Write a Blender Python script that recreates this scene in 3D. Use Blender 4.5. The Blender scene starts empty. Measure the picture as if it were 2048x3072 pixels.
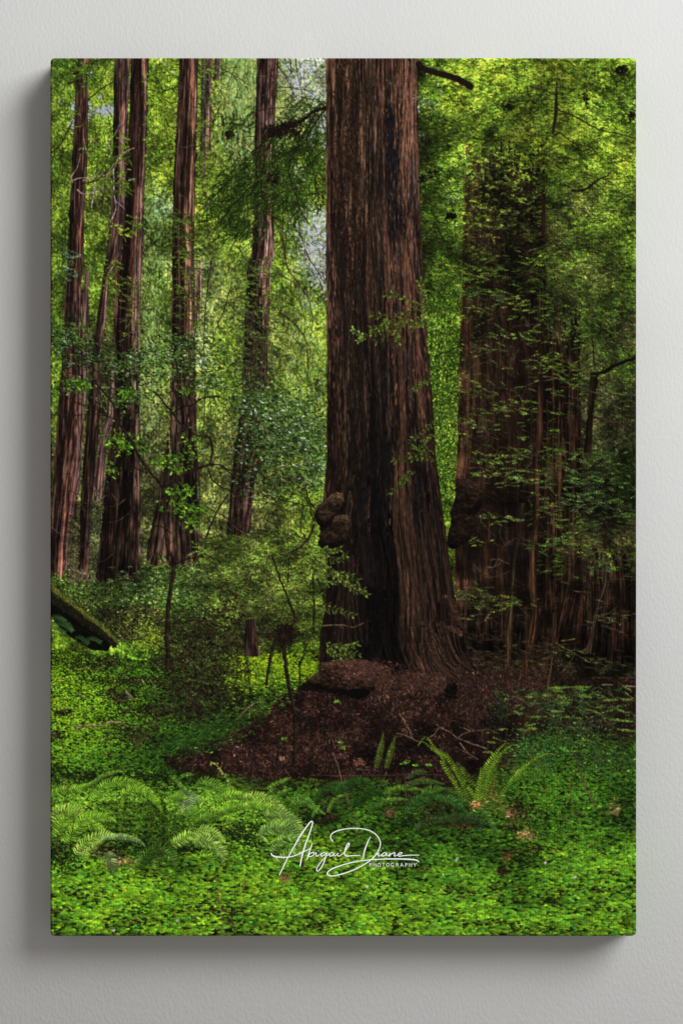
import bpy, math
import numpy as np
from mathutils import Vector

# ------------------------------------------------------------------ camera, light, exposure
S = 0.61/1755                      # metres per photograph pixel on the canvas face
ZC = 1.55                          # height of the picture's centre above the floor
def wx(X): return (X-1024.0)*S     # photograph pixel on the canvas face -> metres
def wz(Y): return ZC-(Y-1536.0)*S
DEPTH = 0.046                      # depth of the stretched canvas; the wall stands this far behind its face
scene = bpy.context.scene
cam_d = bpy.data.cameras.new('camera'); cam = bpy.data.objects.new('camera', cam_d); scene.collection.objects.link(cam)
cam.location = (0, -4.0, ZC); cam.rotation_euler = (math.radians(90), 0, 0)
cam_d.sensor_fit = 'VERTICAL'; cam_d.sensor_height = 24; cam_d.lens = 24*4.0/(3072*S); cam_d.clip_end = 100
scene.camera = cam
world = bpy.data.worlds.new('World'); scene.world = world; world.use_nodes = True
bg = world.node_tree.nodes['Background']; bg.inputs[0].default_value = (1.0, .945, .905, 1); bg.inputs[1].default_value = .31
ld = bpy.data.lights.new('soft_area_light', 'AREA'); ld.shape = 'RECTANGLE'; ld.size = 6.0; ld.size_y = 6.0; ld.energy = 1260; ld.color = (.985, 1.0, 1.0)  # unseen soft area lamp at upper right, no window; casts the canvas shadow
lo = bpy.data.objects.new('soft_area_light', ld); scene.collection.objects.link(lo)
lo.location = (6.1, -5.4, ZC+5.0)
lo.rotation_euler = (Vector((-1.2, 0, ZC-2.6))-lo.location).to_track_quat('-Z', 'Y').to_euler()
vs = scene.view_settings; vs.view_transform = 'Standard'; vs.look = 'None'; vs.exposure = 0; vs.gamma = 1; vs.use_curve_mapping = False
scene.render.film_transparent = False
PRINT_GAIN = .93                 # ink reflectance for a print whose displayed value is 1 in this light

# ------------------------------------------------------------------ helpers
def mat(name):
    m = bpy.data.materials.new(name); m.use_nodes = True
    return m, m.node_tree, m.node_tree.nodes['Principled BSDF']
def link(o, parent=None):
    scene.collection.objects.link(o)
    if parent is not None: o.parent = parent
    return o
def tag(o, label=None, category=None, kind=None, group=None):
    for k, v in (('label', label), ('category', category), ('kind', kind), ('group', group)):
        if v: o[k] = v
def mesh_from(name, V, F, material, parent=None, col=None, smooth=False):
    """V (n,3), F (m,4) numpy arrays -> one mesh object, with optional colour per vertex"""
    me = bpy.data.meshes.new(name); V = np.asarray(V, np.float32); F = np.asarray(F, np.int32)
    me.vertices.add(len(V)); me.vertices.foreach_set('co', V.ravel())
    k = F.shape[1]; me.loops.add(F.size); me.loops.foreach_set('vertex_index', F.ravel())
    me.polygons.add(len(F)); me.polygons.foreach_set('loop_start', np.arange(0, F.size, k, dtype=np.int32))
    me.update(calc_edges=True)
    if smooth: me.polygons.foreach_set('use_smooth', np.ones(len(F), bool))
    if col is not None:
        a = me.color_attributes.new('ink', 'FLOAT_COLOR', 'POINT')
        c = np.ones((len(V), 4), np.float32); c[:, :3] = col; a.data.foreach_set('color', c.ravel())
    me.materials.append(material); me.update()
    return link(bpy.data.objects.new(name, me), parent)

# ------------------------------------------------------------------ wall
m_wall, nt, b = mat('painted_plaster')
b.inputs['Base Color'].default_value = (.59, .59, .58, 1); b.inputs['Roughness'].default_value = .92; b.inputs['Specular IOR Level'].default_value = .12
tc = nt.nodes.new('ShaderNodeTexCoord'); mp = nt.nodes.new('ShaderNodeMapping'); mp.inputs['Scale'].default_value = (1.0, 1.0, .62)
mp.inputs['Rotation'].default_value = (0, math.radians(12), 0)
n1 = nt.nodes.new('ShaderNodeTexNoise'); n1.inputs['Scale'].default_value = 330; n1.inputs['Detail'].default_value = 3; n1.inputs['Roughness'].default_value = .55
n2 = nt.nodes.new('ShaderNodeTexNoise'); n2.inputs['Scale'].default_value = 26; n2.inputs['Detail'].default_value = 4
n3 = nt.nodes.new('ShaderNodeTexNoise'); n3.inputs['Scale'].default_value = 7; n3.inputs['Detail'].default_value = 3
mx = nt.nodes.new('ShaderNodeMath'); mx.operation = 'MULTIPLY_ADD'; mx.inputs[1].default_value = .35
bp = nt.nodes.new('ShaderNodeBump'); bp.inputs['Strength'].default_value = .55; bp.inputs['Distance'].default_value = .0007
cr = nt.nodes.new('ShaderNodeValToRGB'); cr.color_ramp.elements[0].position = .3; cr.color_ramp.elements[1].position = .7
cr.color_ramp.elements[0].color = (.575, .575, .568, 1); cr.color_ramp.elements[1].color = (.60, .60, .592, 1)
L = nt.links.new
L(tc.outputs['Object'], mp.inputs[0]); L(mp.outputs[0], n1.inputs['Vector']); L(tc.outputs['Object'], n2.inputs['Vector']); L(tc.outputs['Object'], n3.inputs['Vector'])
L(n2.outputs[0], mx.inputs[0]); L(n1.outputs[0], mx.inputs[2]); L(mx.outputs[0], bp.inputs['Height']); L(bp.outputs[0], b.inputs['Normal'])
L(n3.outputs[0], cr.inputs[0]); L(cr.outputs[0], b.inputs['Base Color'])
wv = np.array([[x, y, z] for x in (-3, 3) for y in (DEPTH, DEPTH+.12) for z in (-.0, 3.0)], float)
wf = [[0, 4, 5, 1], [2, 3, 7, 6], [0, 1, 3, 2], [4, 6, 7, 5], [1, 5, 7, 3], [0, 2, 6, 4]]
wall = mesh_from('wall', wv, wf, m_wall); tag(wall, kind='structure')

# ---- print painter: builds the colours of the printed forest picture, one value per canvas vertex ----
PW, PH = 1755, 2634            # print grid in photograph pixels
X0, Y0 = 152.0, 174.0          # where the print starts in the photograph
rng = np.random.default_rng(7)
img = np.zeros((PH, PW, 3), np.float32)
flat = img.reshape(-1, 3)

def rs(a, h, w, smooth=True):
    """resize a small array up to h x w with smooth interpolation"""
    a = np.asarray(a, np.float32)
    ys = np.linspace(0, a.shape[0]-1, h); xs = np.linspace(0, a.shape[1]-1, w)
    y0 = np.minimum(ys.astype(int), max(a.shape[0]-2, 0)); x0 = np.minimum(xs.astype(int), max(a.shape[1]-2, 0))
    fy = (ys-y0).astype(np.float32); fx = (xs-x0).astype(np.float32)
    if smooth: fy = fy*fy*(3-2*fy); fx = fx*fx*(3-2*fx)
    y1 = np.minimum(y0+1, a.shape[0]-1); x1 = np.minimum(x0+1, a.shape[1]-1)
    if a.ndim == 3: fyb = fy[:, None, None]; fxb = fx[None, :, None]
    else: fyb = fy[:, None]; fxb = fx[None, :]
    t = a[y0]*(1-fyb)+a[y1]*fyb
    return t[:, x0]*(1-fxb)+t[:, x1]*fxb

def noise(h, w, sy, sx, seed=0, octaves=1):
    r = np.random.default_rng(seed); out = 0; amp = 1; tot = 0
    for o in range(octaves):
        gy = max(2, int(h/sy)+2); gx = max(2, int(w/sx)+2)
        out = out+amp*rs(r.random((gy, gx)), h, w); tot += amp
        amp *= .55; sy = max(1.5, sy/2); sx = max(1.5, sx/2)
    return (out/tot).astype(np.float32)

def boxblur(a, r):
    if r < 1: return a
    for ax in (0, 1):
        p = [(0, 0)]*a.ndim; p[ax] = (r+1, r)
        c = np.cumsum(np.pad(a, p, mode='edge'), axis=ax, dtype=np.float64)
        n = a.shape[ax]
        s1 = [slice(None)]*a.ndim; s0 = [slice(None)]*a.ndim
        s1[ax] = slice(2*r+1, 2*r+1+n); s0[ax] = slice(0, n)
        a = ((c[tuple(s1)]-c[tuple(s0)])/(2*r+1)).astype(np.float32)
    return a

ORG = dict(A=(150,170), B=(730,170), C=(1310,170), D=(150,750), E=(730,750), F=(1310,750),
           G=(150,1330), H=(730,1330), I=(1310,1330), J=(150,1800), K=(730,1800), L=(1310,1800),
           M=(150,2220), N=(730,2220), O=(1310,2220))
KS = 1568/600
def P(*a):
    """points: letters pick a tile of the picture, numbers are places in it -> print grid coordinates"""
    out = []; o = (0, 0); i = 0; k = 1
    while i < len(a):
        if isinstance(a[i], str):
            if a[i] == 'src': o = (0, 0); k = 1
            elif a[i] == 'disp': o = (0, 0); k = 1568/2048
            else: o = ORG[a[i]]; k = KS
            i += 1; continue
        out.append((o[0]+a[i]/k-X0, o[1]+a[i+1]/k-Y0)); i += 2
    return np.array(out, np.float64)

def spline(p, n=None, step=1.0):
    p = np.asarray(p, float)
    if len(p) == 2:
        L = np.hypot(*(p[1]-p[0])); n = n or max(3, int(L/step)); t = np.linspace(0, 1, n)[:, None]
        return p[0]*(1-t)+p[1]*t
    q = np.vstack([2*p[0]-p[1], p, 2*p[-1]-p[-2]])
    segs = []
    for i in range(1, len(q)-2):
        L = np.hypot(*(q[i+1]-q[i])); m = max(2, int(L/step))
        t = np.linspace(0, 1, m, endpoint=False)[:, None]
        a, b, c, d = q[i-1], q[i], q[i+1], q[i+2]
        segs.append(.5*((2*b)+(-a+c)*t+(2*a-5*b+4*c-d)*t**2+(-a+3*b-3*c+d)*t**3))
    segs.append(p[-1:]); s = np.vstack(segs)
    if n:
        idx = np.linspace(0, len(s)-1, n); i0 = idx.astype(int); i1 = np.minimum(i0+1, len(s)-1); f = (idx-i0)[:, None]
        s = s[i0]*(1-f)+s[i1]*f
    return s

def stamp(X, Y, A, B, T, C, alpha=1.0, kind='leaf', shade=0.0, mask=None):
    """paint many little leaves, last on top"""
    X = np.atleast_1d(X).astype(np.float32); n = len(X)
    Y = np.broadcast_to(Y, n).astype(np.float32); A = np.broadcast_to(A, n).astype(np.float32)
    B = np.broadcast_to(B, n).astype(np.float32); T = np.broadcast_to(T, n).astype(np.float32)
    C = np.broadcast_to(C, (n, 3)).astype(np.float32)
    al = np.broadcast_to(alpha, n).astype(np.float32)
    i = 0
    while i < n:
        K = int(np.ceil(max(A[i:i+2000].max(), B[i:i+2000].max())))+1
        m = max(1, min(2000, 3000000//((2*K+1)**2))); j = min(n, i+m)
        K = int(np.ceil(max(A[i:j].max(), B[i:j].max())))+1
        g = np.arange(-K, K+1, dtype=np.float32)
        cx = np.round(X[i:j]); cy = np.round(Y[i:j])
        dx = g[None, None, :]+(cx-X[i:j])[:, None, None]; dy = g[None, :, None]+(cy-Y[i:j])[:, None, None]
        c = np.cos(T[i:j])[:, None, None]; s = np.sin(T[i:j])[:, None, None]
        u = (dx*c+dy*s)/A[i:j, None, None]; v = (-dx*s+dy*c)/B[i:j, None, None]
        if kind == 'leaf': M = (np.abs(v) < 1-u*u)
        else: M = (u*u+v*v < 1)
        ixf = (cx.astype(int)[:, None, None]+g.astype(int)[None, None, :]); iyf = (cy.astype(int)[:, None, None]+g.astype(int)[None, :, None])
        M = M & (ixf >= 0) & (ixf < PW) & (iyf >= 0) & (iyf < PH)
        q = np.nonzero(M); lin = iyf[q[0], q[1], 0]*PW+ixf[q[0], 0, q[2]]
        if mask is not None:
            ok = mask.reshape(-1)[lin]; lin = lin[ok]; q = (q[0][ok], q[1][ok], q[2][ok])
        col = C[i:j][q[0]]
        if shade: col = col*(1+shade*(u[q]*.6-v[q]*.4))[:, None]
        a = al[i:j][q[0]][:, None]
        flat[lin] = flat[lin]*(1-a)+col*a
        i = j

def stroke(p, w0, w1, col, seed=0, vary=.25, light=None, alpha=1.0, wob=0.0):
    s = spline(p, step=.7); n = len(s); r = np.random.default_rng(seed+n)
    if wob:
        k = max(3, n//14)
        s = s+np.stack([np.interp(np.arange(n), np.linspace(0, n, k), r.normal(0, wob, k)) for _ in (0, 1)], 1)
    w = np.linspace(w0, w1, n)/2
    f = 1+vary*np.interp(np.arange(n), np.linspace(0, n, max(3, n//6)), r.normal(0, 1, max(3, n//6)))
    C = np.array(col, np.float32)[None]*np.clip(f, .4, 1.8)[:, None]
    stamp(s[:, 0], s[:, 1], np.maximum(w, .75), np.maximum(w, .75), 0, C, kind='disc', alpha=alpha)
    if light is not None:
        C = np.array(light, np.float32)[None]*np.clip(f, .5, 1.6)[:, None]
        stamp(s[:, 0]+w*.35, s[:, 1]-w*.35, np.maximum(w*.45, .7), np.maximum(w*.45, .7), 0, C, kind='disc', alpha=alpha)

def polymask(p, soft=0):
    """filled outline as a mask"""
    p = np.asarray(p, float); m = np.zeros((PH, PW), bool)
    y0 = int(max(0, p[:, 1].min())); y1 = int(min(PH-1, p[:, 1].max()))
    q = np.roll(p, -1, 0)
    for y in range(y0, y1+1):
        c = (p[:, 1] <= y) != (q[:, 1] <= y)
        if not c.any(): continue
        xs = np.sort(p[c, 0]+(y-p[c, 1])/(q[c, 1]-p[c, 1])*(q[c, 0]-p[c, 0]))
        for a, b in zip(xs[::2], xs[1::2]):
            m[y, max(0, int(round(a))):max(0, int(round(b)))] = True
    return m

def seg(a, n):  # helper for jittered lists
    return np.linspace(a[0], a[1], n)
# ---- the picture itself ----
PAL = dict(A=(126,160,36), B=(98,134,32), C=(70,100,26), D=(48,70,18), E=(32,44,13), F=(18,26,9),
           Y=(142,168,88), y=(108,134,48), G=(96,130,92), g=(58,86,48), S=(150,168,150),
           P=(88,96,42), p=(60,62,32), q=(36,34,17), K=(20,14,9), R=(56,37,29), r=(38,26,19),
           L=(98,150,20), l=(76,128,20), M=(56,102,18), m=(42,80,16), N=(28,52,12))
MAPL = ["CBBBCyYYS","BBBBAPyYY","BBCBAyYyC","CBCABByCC","BPCGABBCB","CBPCAByBS","BCpCYyCBS","CBCCYyPBB","CppCYByyA","BpPBYBPyB","CPpPyBBBy","BPpPyPPgB","pPppPPPBg","PPppPPPBB","PPpPPPPBA","pPppppBCB","BBPBBCCBC","BBCBDqpCC","LlMlCDLLK","LLlMqqlMr","LLlMmNrrr","lMmNNrrrr","MLllllMMr","LlllLLlMm","lllmllllL","llLlLlLll","lLllLlllL"]
MAPR = ["KKCBABABB","KKCACBBBC","KKDBCAABB","KKDCPBDBA","KKCCBPDPC","KKCCpqPCB","KKDCqqDPD","KKCBpqqCD","KKBAqqpCp","KKBBqqqpD","KKBBKqqpp","KKBBKKqpp","KKBBKqqpE","KKBBBKqqE","KKBBBKqqq","KKKBKKKqq","KKKqqqqqK","KKKKqqqKK","rKKKqqqKq","RRRrqqrrq","RRRrrrqDr","rrKrrpMMm","mMrrmMMMm","mmmmMMMMm","lMmMmMlll","lllllMlll","lLlllllll"]
MAP = [a+b for a, b in zip(MAPL, MAPR)]
cm = np.array([[PAL[c] for c in row] for row in MAP], np.float32)
# bilinear field whose grid corners sit on the cell centres, nudged about by noise so no grid shows
def field(nx=45., seed=3):
    hy, hx = PH//3, PW//3
    yy, xx = np.mgrid[0:hy, 0:hx].astype(np.float32)*3
    xx = xx+(noise(hy, hx, 30, 30, seed, 3)-.5)*nx*3; yy = yy+(noise(hy, hx, 30, 30, seed+1, 3)-.5)*nx*3
    gx = np.clip(xx/97.5-.5, 0, 16.999); gy = np.clip(yy/97.5-.5, 0, 25.999)
    ix = gx.astype(int); iy = gy.astype(int); fx = (gx-ix)[..., None]; fy = (gy-iy)[..., None]
    return cm[iy, ix]*(1-fx)*(1-fy)+cm[iy, ix+1]*fx*(1-fy)+cm[iy+1, ix]*(1-fx)*fy+cm[iy+1, ix+1]*fx*fy
FLD = field()
def fcol(X, Y):
    return FLD[np.clip((np.asarray(Y)/3).astype(int), 0, FLD.shape[0]-1), np.clip((np.asarray(X)/3).astype(int), 0, FLD.shape[1]-1)]
img[:] = rs(FLD, PH, PW, False)*.62
CL = noise(PH//2, PW//2, 22, 20, 11, 3)      # clumps of light and dark
CL = np.clip((CL-.5)*2.6, -1, 1)
def clump(X, Y):
    return CL[np.clip((np.asarray(Y)/2).astype(int), 0, CL.shape[0]-1), np.clip((np.asarray(X)/2).astype(int), 0, CL.shape[1]-1)]
def hsvj(C, r, n, hue=.12, val=.3):
    j = r.normal(0, hue, (n, 1)); v = np.exp(r.normal(0, val, (n, 1)))
    return np.clip(C*v*np.concatenate([1+j, np.ones((n, 1)), 1-j*1.4], 1), 0, 255)

# far foliage
r = np.random.default_rng(21)
for (n, a0, a1, b0, b1, lo, hi, cl, ang) in [(26000, 6, 15, 2.5, 6, .35, .95, .4, 1.2), (70000, 3.5, 9, 1.3, 3.2, .3, 1.3, .6, 1.0),
                                           (110000, 2, 6, 1.0, 2.2, .25, 1.75, .75, .9), (60000, 1.6, 4.2, .9, 1.7, .8, 2.1, .7, .9)]:
    X = r.random(n)*PW; Y = r.random(n)*1960
    th = np.where(X < 840, r.normal(1.5, ang, n), r.normal(0, .55, n)+np.where(r.random(n) < .3, 1.2, 0))
    c = fcol(X+r.normal(0, 12, n), Y+r.normal(0, 12, n))*(1+cl*clump(X, Y))[:, None]*(r.uniform(lo, hi, n)*np.where(X < 830, 1.1, 1.0))[:, None]
    c = hsvj(c, r, n, .10, .22)
    stamp(X, Y, r.uniform(a0, a1, n), r.uniform(b0, b1, n), th, c)
# broad masses of shade and light in the far foliage
bm = noise(PH, PW, 95, 80, 401, 3); bm = .80+.42*np.clip((bm-.5)*2.2+.5, 0, 1); bm[2000:] = 1; img *= bm[..., None]
# pale and sky holes
def holes(cx, cy, rx, ry, n, col, r0=1.5, r1=4.5, seed=0):
    q = np.random.default_rng(abs(seed+int(cx))); X = q.normal(cx, rx*.5, n); Y = q.normal(cy, ry*.5, n)
    C = np.array(col)[None]*q.uniform(.75, 1.1, (n, 1))*np.array([1, 1, 1])
    stamp(X, Y, q.uniform(r0, r1, n), q.uniform(r0, r1*.8, n), q.normal(1.4, .7, n), np.clip(C, 0, 255))
for a, b, c_, d, n in [(325,135,8,8,35),(90,345,9,10,26),(185,400,8,30,40),(300,430,14,45,60),(445,420,60,26,170),(170,520,14,30,46),(395,315,16,10,30)]:
    x, y = P('A', a, b)[0]; holes(x, y, c_/1.6, d/1.6, n, (190,202,230))
for a, b, c_, d, n in [(330,60,60,110,90),(470,90,80,130,210),(420,240,60,100,120),(560,560,80,120,200),(610,500,40,60,100),(420,905,60,70,40),(480,1330,100,110,140),(560,1460,110,150,230),(500,1480,90,110,90),
                     (600,1260,60,70,60),(1440,360,60,70,50),(1395,620,25,30,35),(560,300,70,60,90)]:
    x, y = P('B', a, b)[0]; holes(x, y, c_/2, d/2, n, (206,214,230))
for a, b, c_, d, n in [(520,60,60,110,60),(600,90,80,130,200),(560,30,140,90,60),(500,420,60,100,40),(620,240,50,80,120)]:
    x, y = P('E', a, b)[0]; holes(x, y, c_/2, d/2, n, (205,210,222))
for a, b, c_, d, n in [(130,1100,110,60,60),(10,260,25,60,20),(5,380,20,30,20),(1060,1130,40,60,20),(1420,1000,60,30,20),(1550,340,14,20,12)]:
    x, y = P('C', a, b)[0]; holes(x, y, c_/2.4, d/2.4, n, (190,205,190), 1, 3)
# pale streaks of hazy far hillside
q = np.random.default_rng(5); n = 3800
X = np.concatenate([q.normal(590, 52, n), q.normal(300, 22, 700), q.normal(295, 25, 700), q.normal(780, 50, 1000)])
Y = np.concatenate([q.normal(120, 140, n), q.normal(700, 150, 700), q.normal(960, 130, 700), q.normal(880, 240, 1000)])
m_ = len(X); C = np.array([[150,172,94]])*np.exp(q.normal(0, .22, (m_, 1)))*np.array([1, 1, .95]); C[:, 0] *= q.uniform(.75, 1.05, m_)
stamp(X, Y, q.uniform(3, 9, m_), q.uniform(1, 2.2, m_), q.normal(1.5, .3, m_), np.clip(C, 0, 235))

def leafcloud(cx, cy, rx, ry, n, col, a=(2, 6), b=(1, 2.2), th=(0, .5), hue=.1, val=.35, seed=0, uni=False):
    q = np.random.default_rng(abs(seed+int(cx*7+cy)))
    if uni: ang = q.random(n)*6.283; rad = np.sqrt(q.random(n)); X = cx+rx*rad*np.cos(ang); Y = cy+ry*rad*np.sin(ang)
    else: X = q.normal(cx, rx*.5, n); Y = q.normal(cy, ry*.5, n)
    C = hsvj(np.array(col, float)[None], q, n, hue, val)
    stamp(X, Y, q.uniform(*a, n), q.uniform(*b, n), q.normal(th[0], th[1], n), C)

def spray(x, y, ang, Ln, col, n=None, w=5.0, nb=1.6, seed=0, droop=.0, twig=(58,40,28), taper=True, pin=.85, val=.32, bk=2):
    q = np.random.default_rng(abs(seed+int(x*13+y*7))); t = np.linspace(0, 1, n or max(5, int(Ln/4.2)))
    a = ang+droop*t; ds = Ln/len(t)
    px = x+np.cumsum(np.cos(a))*ds; py = y+np.cumsum(np.sin(a))*ds
    ln = w*(np.sin(np.pi*np.clip(t*.85+.12, 0, 1))**.6 if taper else 1-.5*t)
    X = []; Y = []; A = []; T = []
    for s in (-1, 1):
        th = a+s*pin
        X.append(px+np.cos(th)*ln*.5); Y.append(py+np.sin(th)*ln*.5); A.append(ln*.62); T.append(th)
    if twig is not None: stamp(px, py, ds*1.3, .9, a, np.array([twig]))
    X = np.concatenate(X); m = len(X)
    C = hsvj(np.array(col, float)[None], q, m, .08, val)
    stamp(X, np.concatenate(Y), np.maximum(np.concatenate(A)*q.uniform(.45, 1.3, m), 1.2), nb*.85*q.uniform(.6, 1.4, m), np.concatenate(T)+q.normal(0, .12, m), C)

def sprays(region, n, colf, seed, Ls=(18, 46), w=(3, 6), ang=(0, .3), two=True, val=.28, dens=None, twig=(50,36,24), nb=(1.1,1.8)):
    q = np.random.default_rng(abs(seed)); x0, y0, x1, y1 = region
    for i in range(n):
        x = q.uniform(x0, x1); y = q.uniform(y0, y1)
        if dens is not None and q.random() > dens(x, y): continue
        a = q.normal(ang[0], ang[1])+(np.pi if q.random() < .6 and two else 0)
        dr = .5*(1 if np.cos(a) > 0 else -1)*q.uniform(0, 1)
        spray(x, y, a, q.uniform(*Ls), colf(x, y, q), w=q.uniform(*w), nb=q.uniform(*nb), seed=i, droop=dr, val=val, twig=twig if q.random() < .5 else None)

# ---- trunks ----
def trunk(L, Rr, prof, seed, fib=9, cont=1.0, rough=1.6, fade=0, mask=None, tw=None, foot=0):
    """L, Rr: left and right outline; prof: colours across; fibres run along the trunk"""
    L = L[np.argsort(L[:, 1])]; Rr = Rr[np.argsort(Rr[:, 1])]
    y0 = max(0, int(min(L[0, 1], Rr[0, 1]))); y1 = min(PH-1, int(max(L[-1, 1], Rr[-1, 1])))
    ys = np.arange(y0, y1+1); n = len(ys)
    q = np.random.default_rng(seed)
    xl = np.interp(ys, L[:, 1], L[:, 0]); xr = np.interp(ys, Rr[:, 1], Rr[:, 0])
    kk = np.arange(y0, y1+22, 17)
    jl = np.interp(ys, kk, q.normal(0, rough*.6, len(kk))); jr = np.interp(ys, kk, q.normal(0, rough*.6, len(kk)))
    ker = np.ones(25)/25
    if n > 60:
        xl = np.convolve(np.pad(xl, 12, mode='edge'), ker, 'valid'); xr = np.convolve(np.pad(xr, 12, mode='edge'), ker, 'valid')
    W = int(max(24, np.max(xr-xl)))
    # layered fibre texture in trunk space
    t1 = noise(n, W, 260, fib*1.8, seed+1, 2); t2 = noise(n, W, 110, fib*.7, seed+2, 2); t3 = noise(n, W, 22, 2.2, seed+3, 2); t4 = noise(n, W, 60, 4, seed+4, 1)
    rid = np.abs(t2-.5)*2                       # furrows where this is near zero
    tex = .50+1.0*(t1-.5)*1.6+(t2-.5)*1.5+(t3-.5)*1.5+(t4-.5)*1.0
    tex = np.clip(tex, 0, 1.25)**1.25
    fur = np.clip((.16-rid)/.16, 0, 1)*.75+np.clip((.10-np.abs(t4-.45))/.10, 0, 1)*.35
    wx = (noise(n, 4, 240, 9, seed+7, 2)[:, :1]-.5)*.12 if tw is None else tw[:n, None]
    u = (np.arange(PW)[None, :]-xl[:, None])/np.maximum(xr-xl, 3)[:, None]
    px_ = np.arange(PW)[None, :]; inside = (px_ >= (xl+jl)[:, None]) & (px_ <= (xr+jr)[:, None])
    rows, cols = np.nonzero(inside)
    uu = np.clip(u[rows, cols], 0, 1); ub = np.clip(uu+wx[rows, 0]*np.sin(uu*3.14), 0, 1)
    ti = np.clip((ub*(W-1)).astype(int), 0, W-1)
    T = tex[rows, ti]; Fz = fur[rows, ti]
    us = np.array([p[0] for p in prof]); cs = np.array([p[1] for p in prof], float)
    un = np.clip(uu+(t1[rows, ti]-.5)*.18, 0, 1)
    C = np.stack([np.interp(un, us, cs[:, k]) for k in range(3)], 1)
    red = noise(n, W, 90, 7, seed+8, 2)[rows, ti][:, None]-.5
    C = C*(1+cont*(T[:, None]-.5)*1.15)*(1-.7*cont*Fz[:, None])
    C = C*(1+red*np.array([.34, .0, -.12]))
    g = np.clip(C, 3, 245)
    yy = rows+y0
    if fade or foot:
        k = np.ones(len(yy), bool); dith = noise(PH, PW, 26, 5, seed+9, 2)[yy, cols]
        if fade: k &= (rows/fade) > np.clip(dith*1.8-.4, 0, 1)
        if foot: k &= ((n-rows)/foot) > np.clip(dith*1.8-.4, 0, 1)
        yy = yy[k]; cols = cols[k]; g = g[k]
    if mask is not None:
        k = mask[yy, cols]; yy = yy[k]; cols = cols[k]; g = g[k]
    img[yy, cols] = g
    return xl, xr, y0

def edge(*a): return P(*a)
# faint far stems first
stem = [(0, (62,42,40)), (.5, (92,66,60)), (1, (118,92,88))]
sg_ = img.copy(); img[:] = boxblur(sg_, 2)*.62+sg_*.38          # the far woods are out of focus
def farcol(x, y, q):
    c = fcol(x, y)[()]*q.choice([.42, .8, 1.3, 1.75], p=[.3, .25, .28, .17]); return np.clip(c*np.array([1.04, 1.02, .85]), 0, 232)
sprays((0, -10, 840, 1250), 2600, farcol, 501, (12, 40), (1.8, 4), (1.35, .5), two=False, twig=(44,34,22), nb=(1.0,1.6))
sprays((0, -10, 840, 1250), 1300, farcol, 502, (12, 34), (1.8, 4), (.2, .4), twig=(44,34,22), nb=(1.0,1.6))
sprays((1100, -10, 1770, 1000), 1200, farcol, 503, (12, 40), (2, 4.5), (.9, .6), twig=(44,34,22), nb=(1.0,1.6))
trunk(edge('A',1190,-10,1180,500,1165,800,1190,1000,1185,1100), edge('A',1262,-10,1268,500,1258,800,1240,1000,1240,1100), [(0,(52,52,36)),(.55,(74,62,50)),(1,(140,98,92))], 40, 7, .9, foot=160)
trunk(edge('D',1145,0,1140,500,1140,640), edge('D',1195,0,1180,500,1165,640), [(0,(120,84,74)),(1,(140,108,98))], 41, 7, .8, fade=110, foot=60)
trunk(edge('A',1290,-10,1280,180), edge('A',1335,-10,1325,180), stem, 42, 7, .7)
trunk(edge('D',245,60,250,500,235,1000,215,1568,'G',175,300,165,520), edge('D',318,60,305,500,290,900,275,1300,255,1568,'G',245,200,200,640), [(0,(50,36,34)),(.6,(104,74,70)),(1,(106,80,76))], 43, 7, .9, fade=120, foot=60)
trunk(edge('D',480,950,440,1300,380,1568,'G',345,300,340,480), edge('D',520,950,500,1300,440,1568,'G',435,200,400,490), [(0,(60,40,38)),(.5,(134,98,92)),(1,(88,62,58))], 44, 7, .9, foot=60)
trunk(edge('D',505,0,500,500,505,1000), edge('D',570,0,560,500,540,1000), [(0,(66,44,34)),(1,(84,54,46))], 45, 7, .9)
# two stems to the left of the tall dark one
trunk(edge('A',505,-10,500,400,495,650,495,900,480,1200,465,1400,438,1568,'D',400,300,345,700,320,900,298,1250,'G',268,100,232,600,195,1080,185,1150),
      edge('A',630,-10,615,400,605,700,598,1000,575,1400,560,1568,'D',470,200,440,560,400,800,405,1250,'G',365,100,330,600,305,1050,300,1150),
      [(0,(44,34,26)),(.3,(62,44,36)),(.55,(88,60,50)),(.85,(122,90,80)),(1,(104,76,70))], 46, 8, 1.0, foot=60)
trunk(edge('D',360,600,320,900,298,1250,'G',268,100,232,600,195,1080,185,1150), edge('D',435,600,400,900,405,1250,'G',365,100,330,600,305,1050,300,1150),
      [(0,(38,26,20)),(.4,(52,36,28)),(.7,(70,48,40)),(1,(58,42,36))], 55, 8, 1.0, fade=260, foot=60)
# far left redwood
trunk(edge('A',225,-10,210,100,190,500,160,1100,140,1568,'D',115,400,95,900,60,1300,'G',30,200,5,600,-5,1100),
      edge('A',330,-10,300,100,302,300,298,700,275,1100,268,1568,'D',250,150,245,600,262,1000,255,1300,'G',245,100,190,400,155,700,135,1050,128,1100),
      [(0,(40,26,20)),(.35,(68,46,38)),(.62,(92,58,46)),(.8,(110,72,62)),(1,(74,52,46))], 47, 10, 1.05, foot=60)
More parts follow.
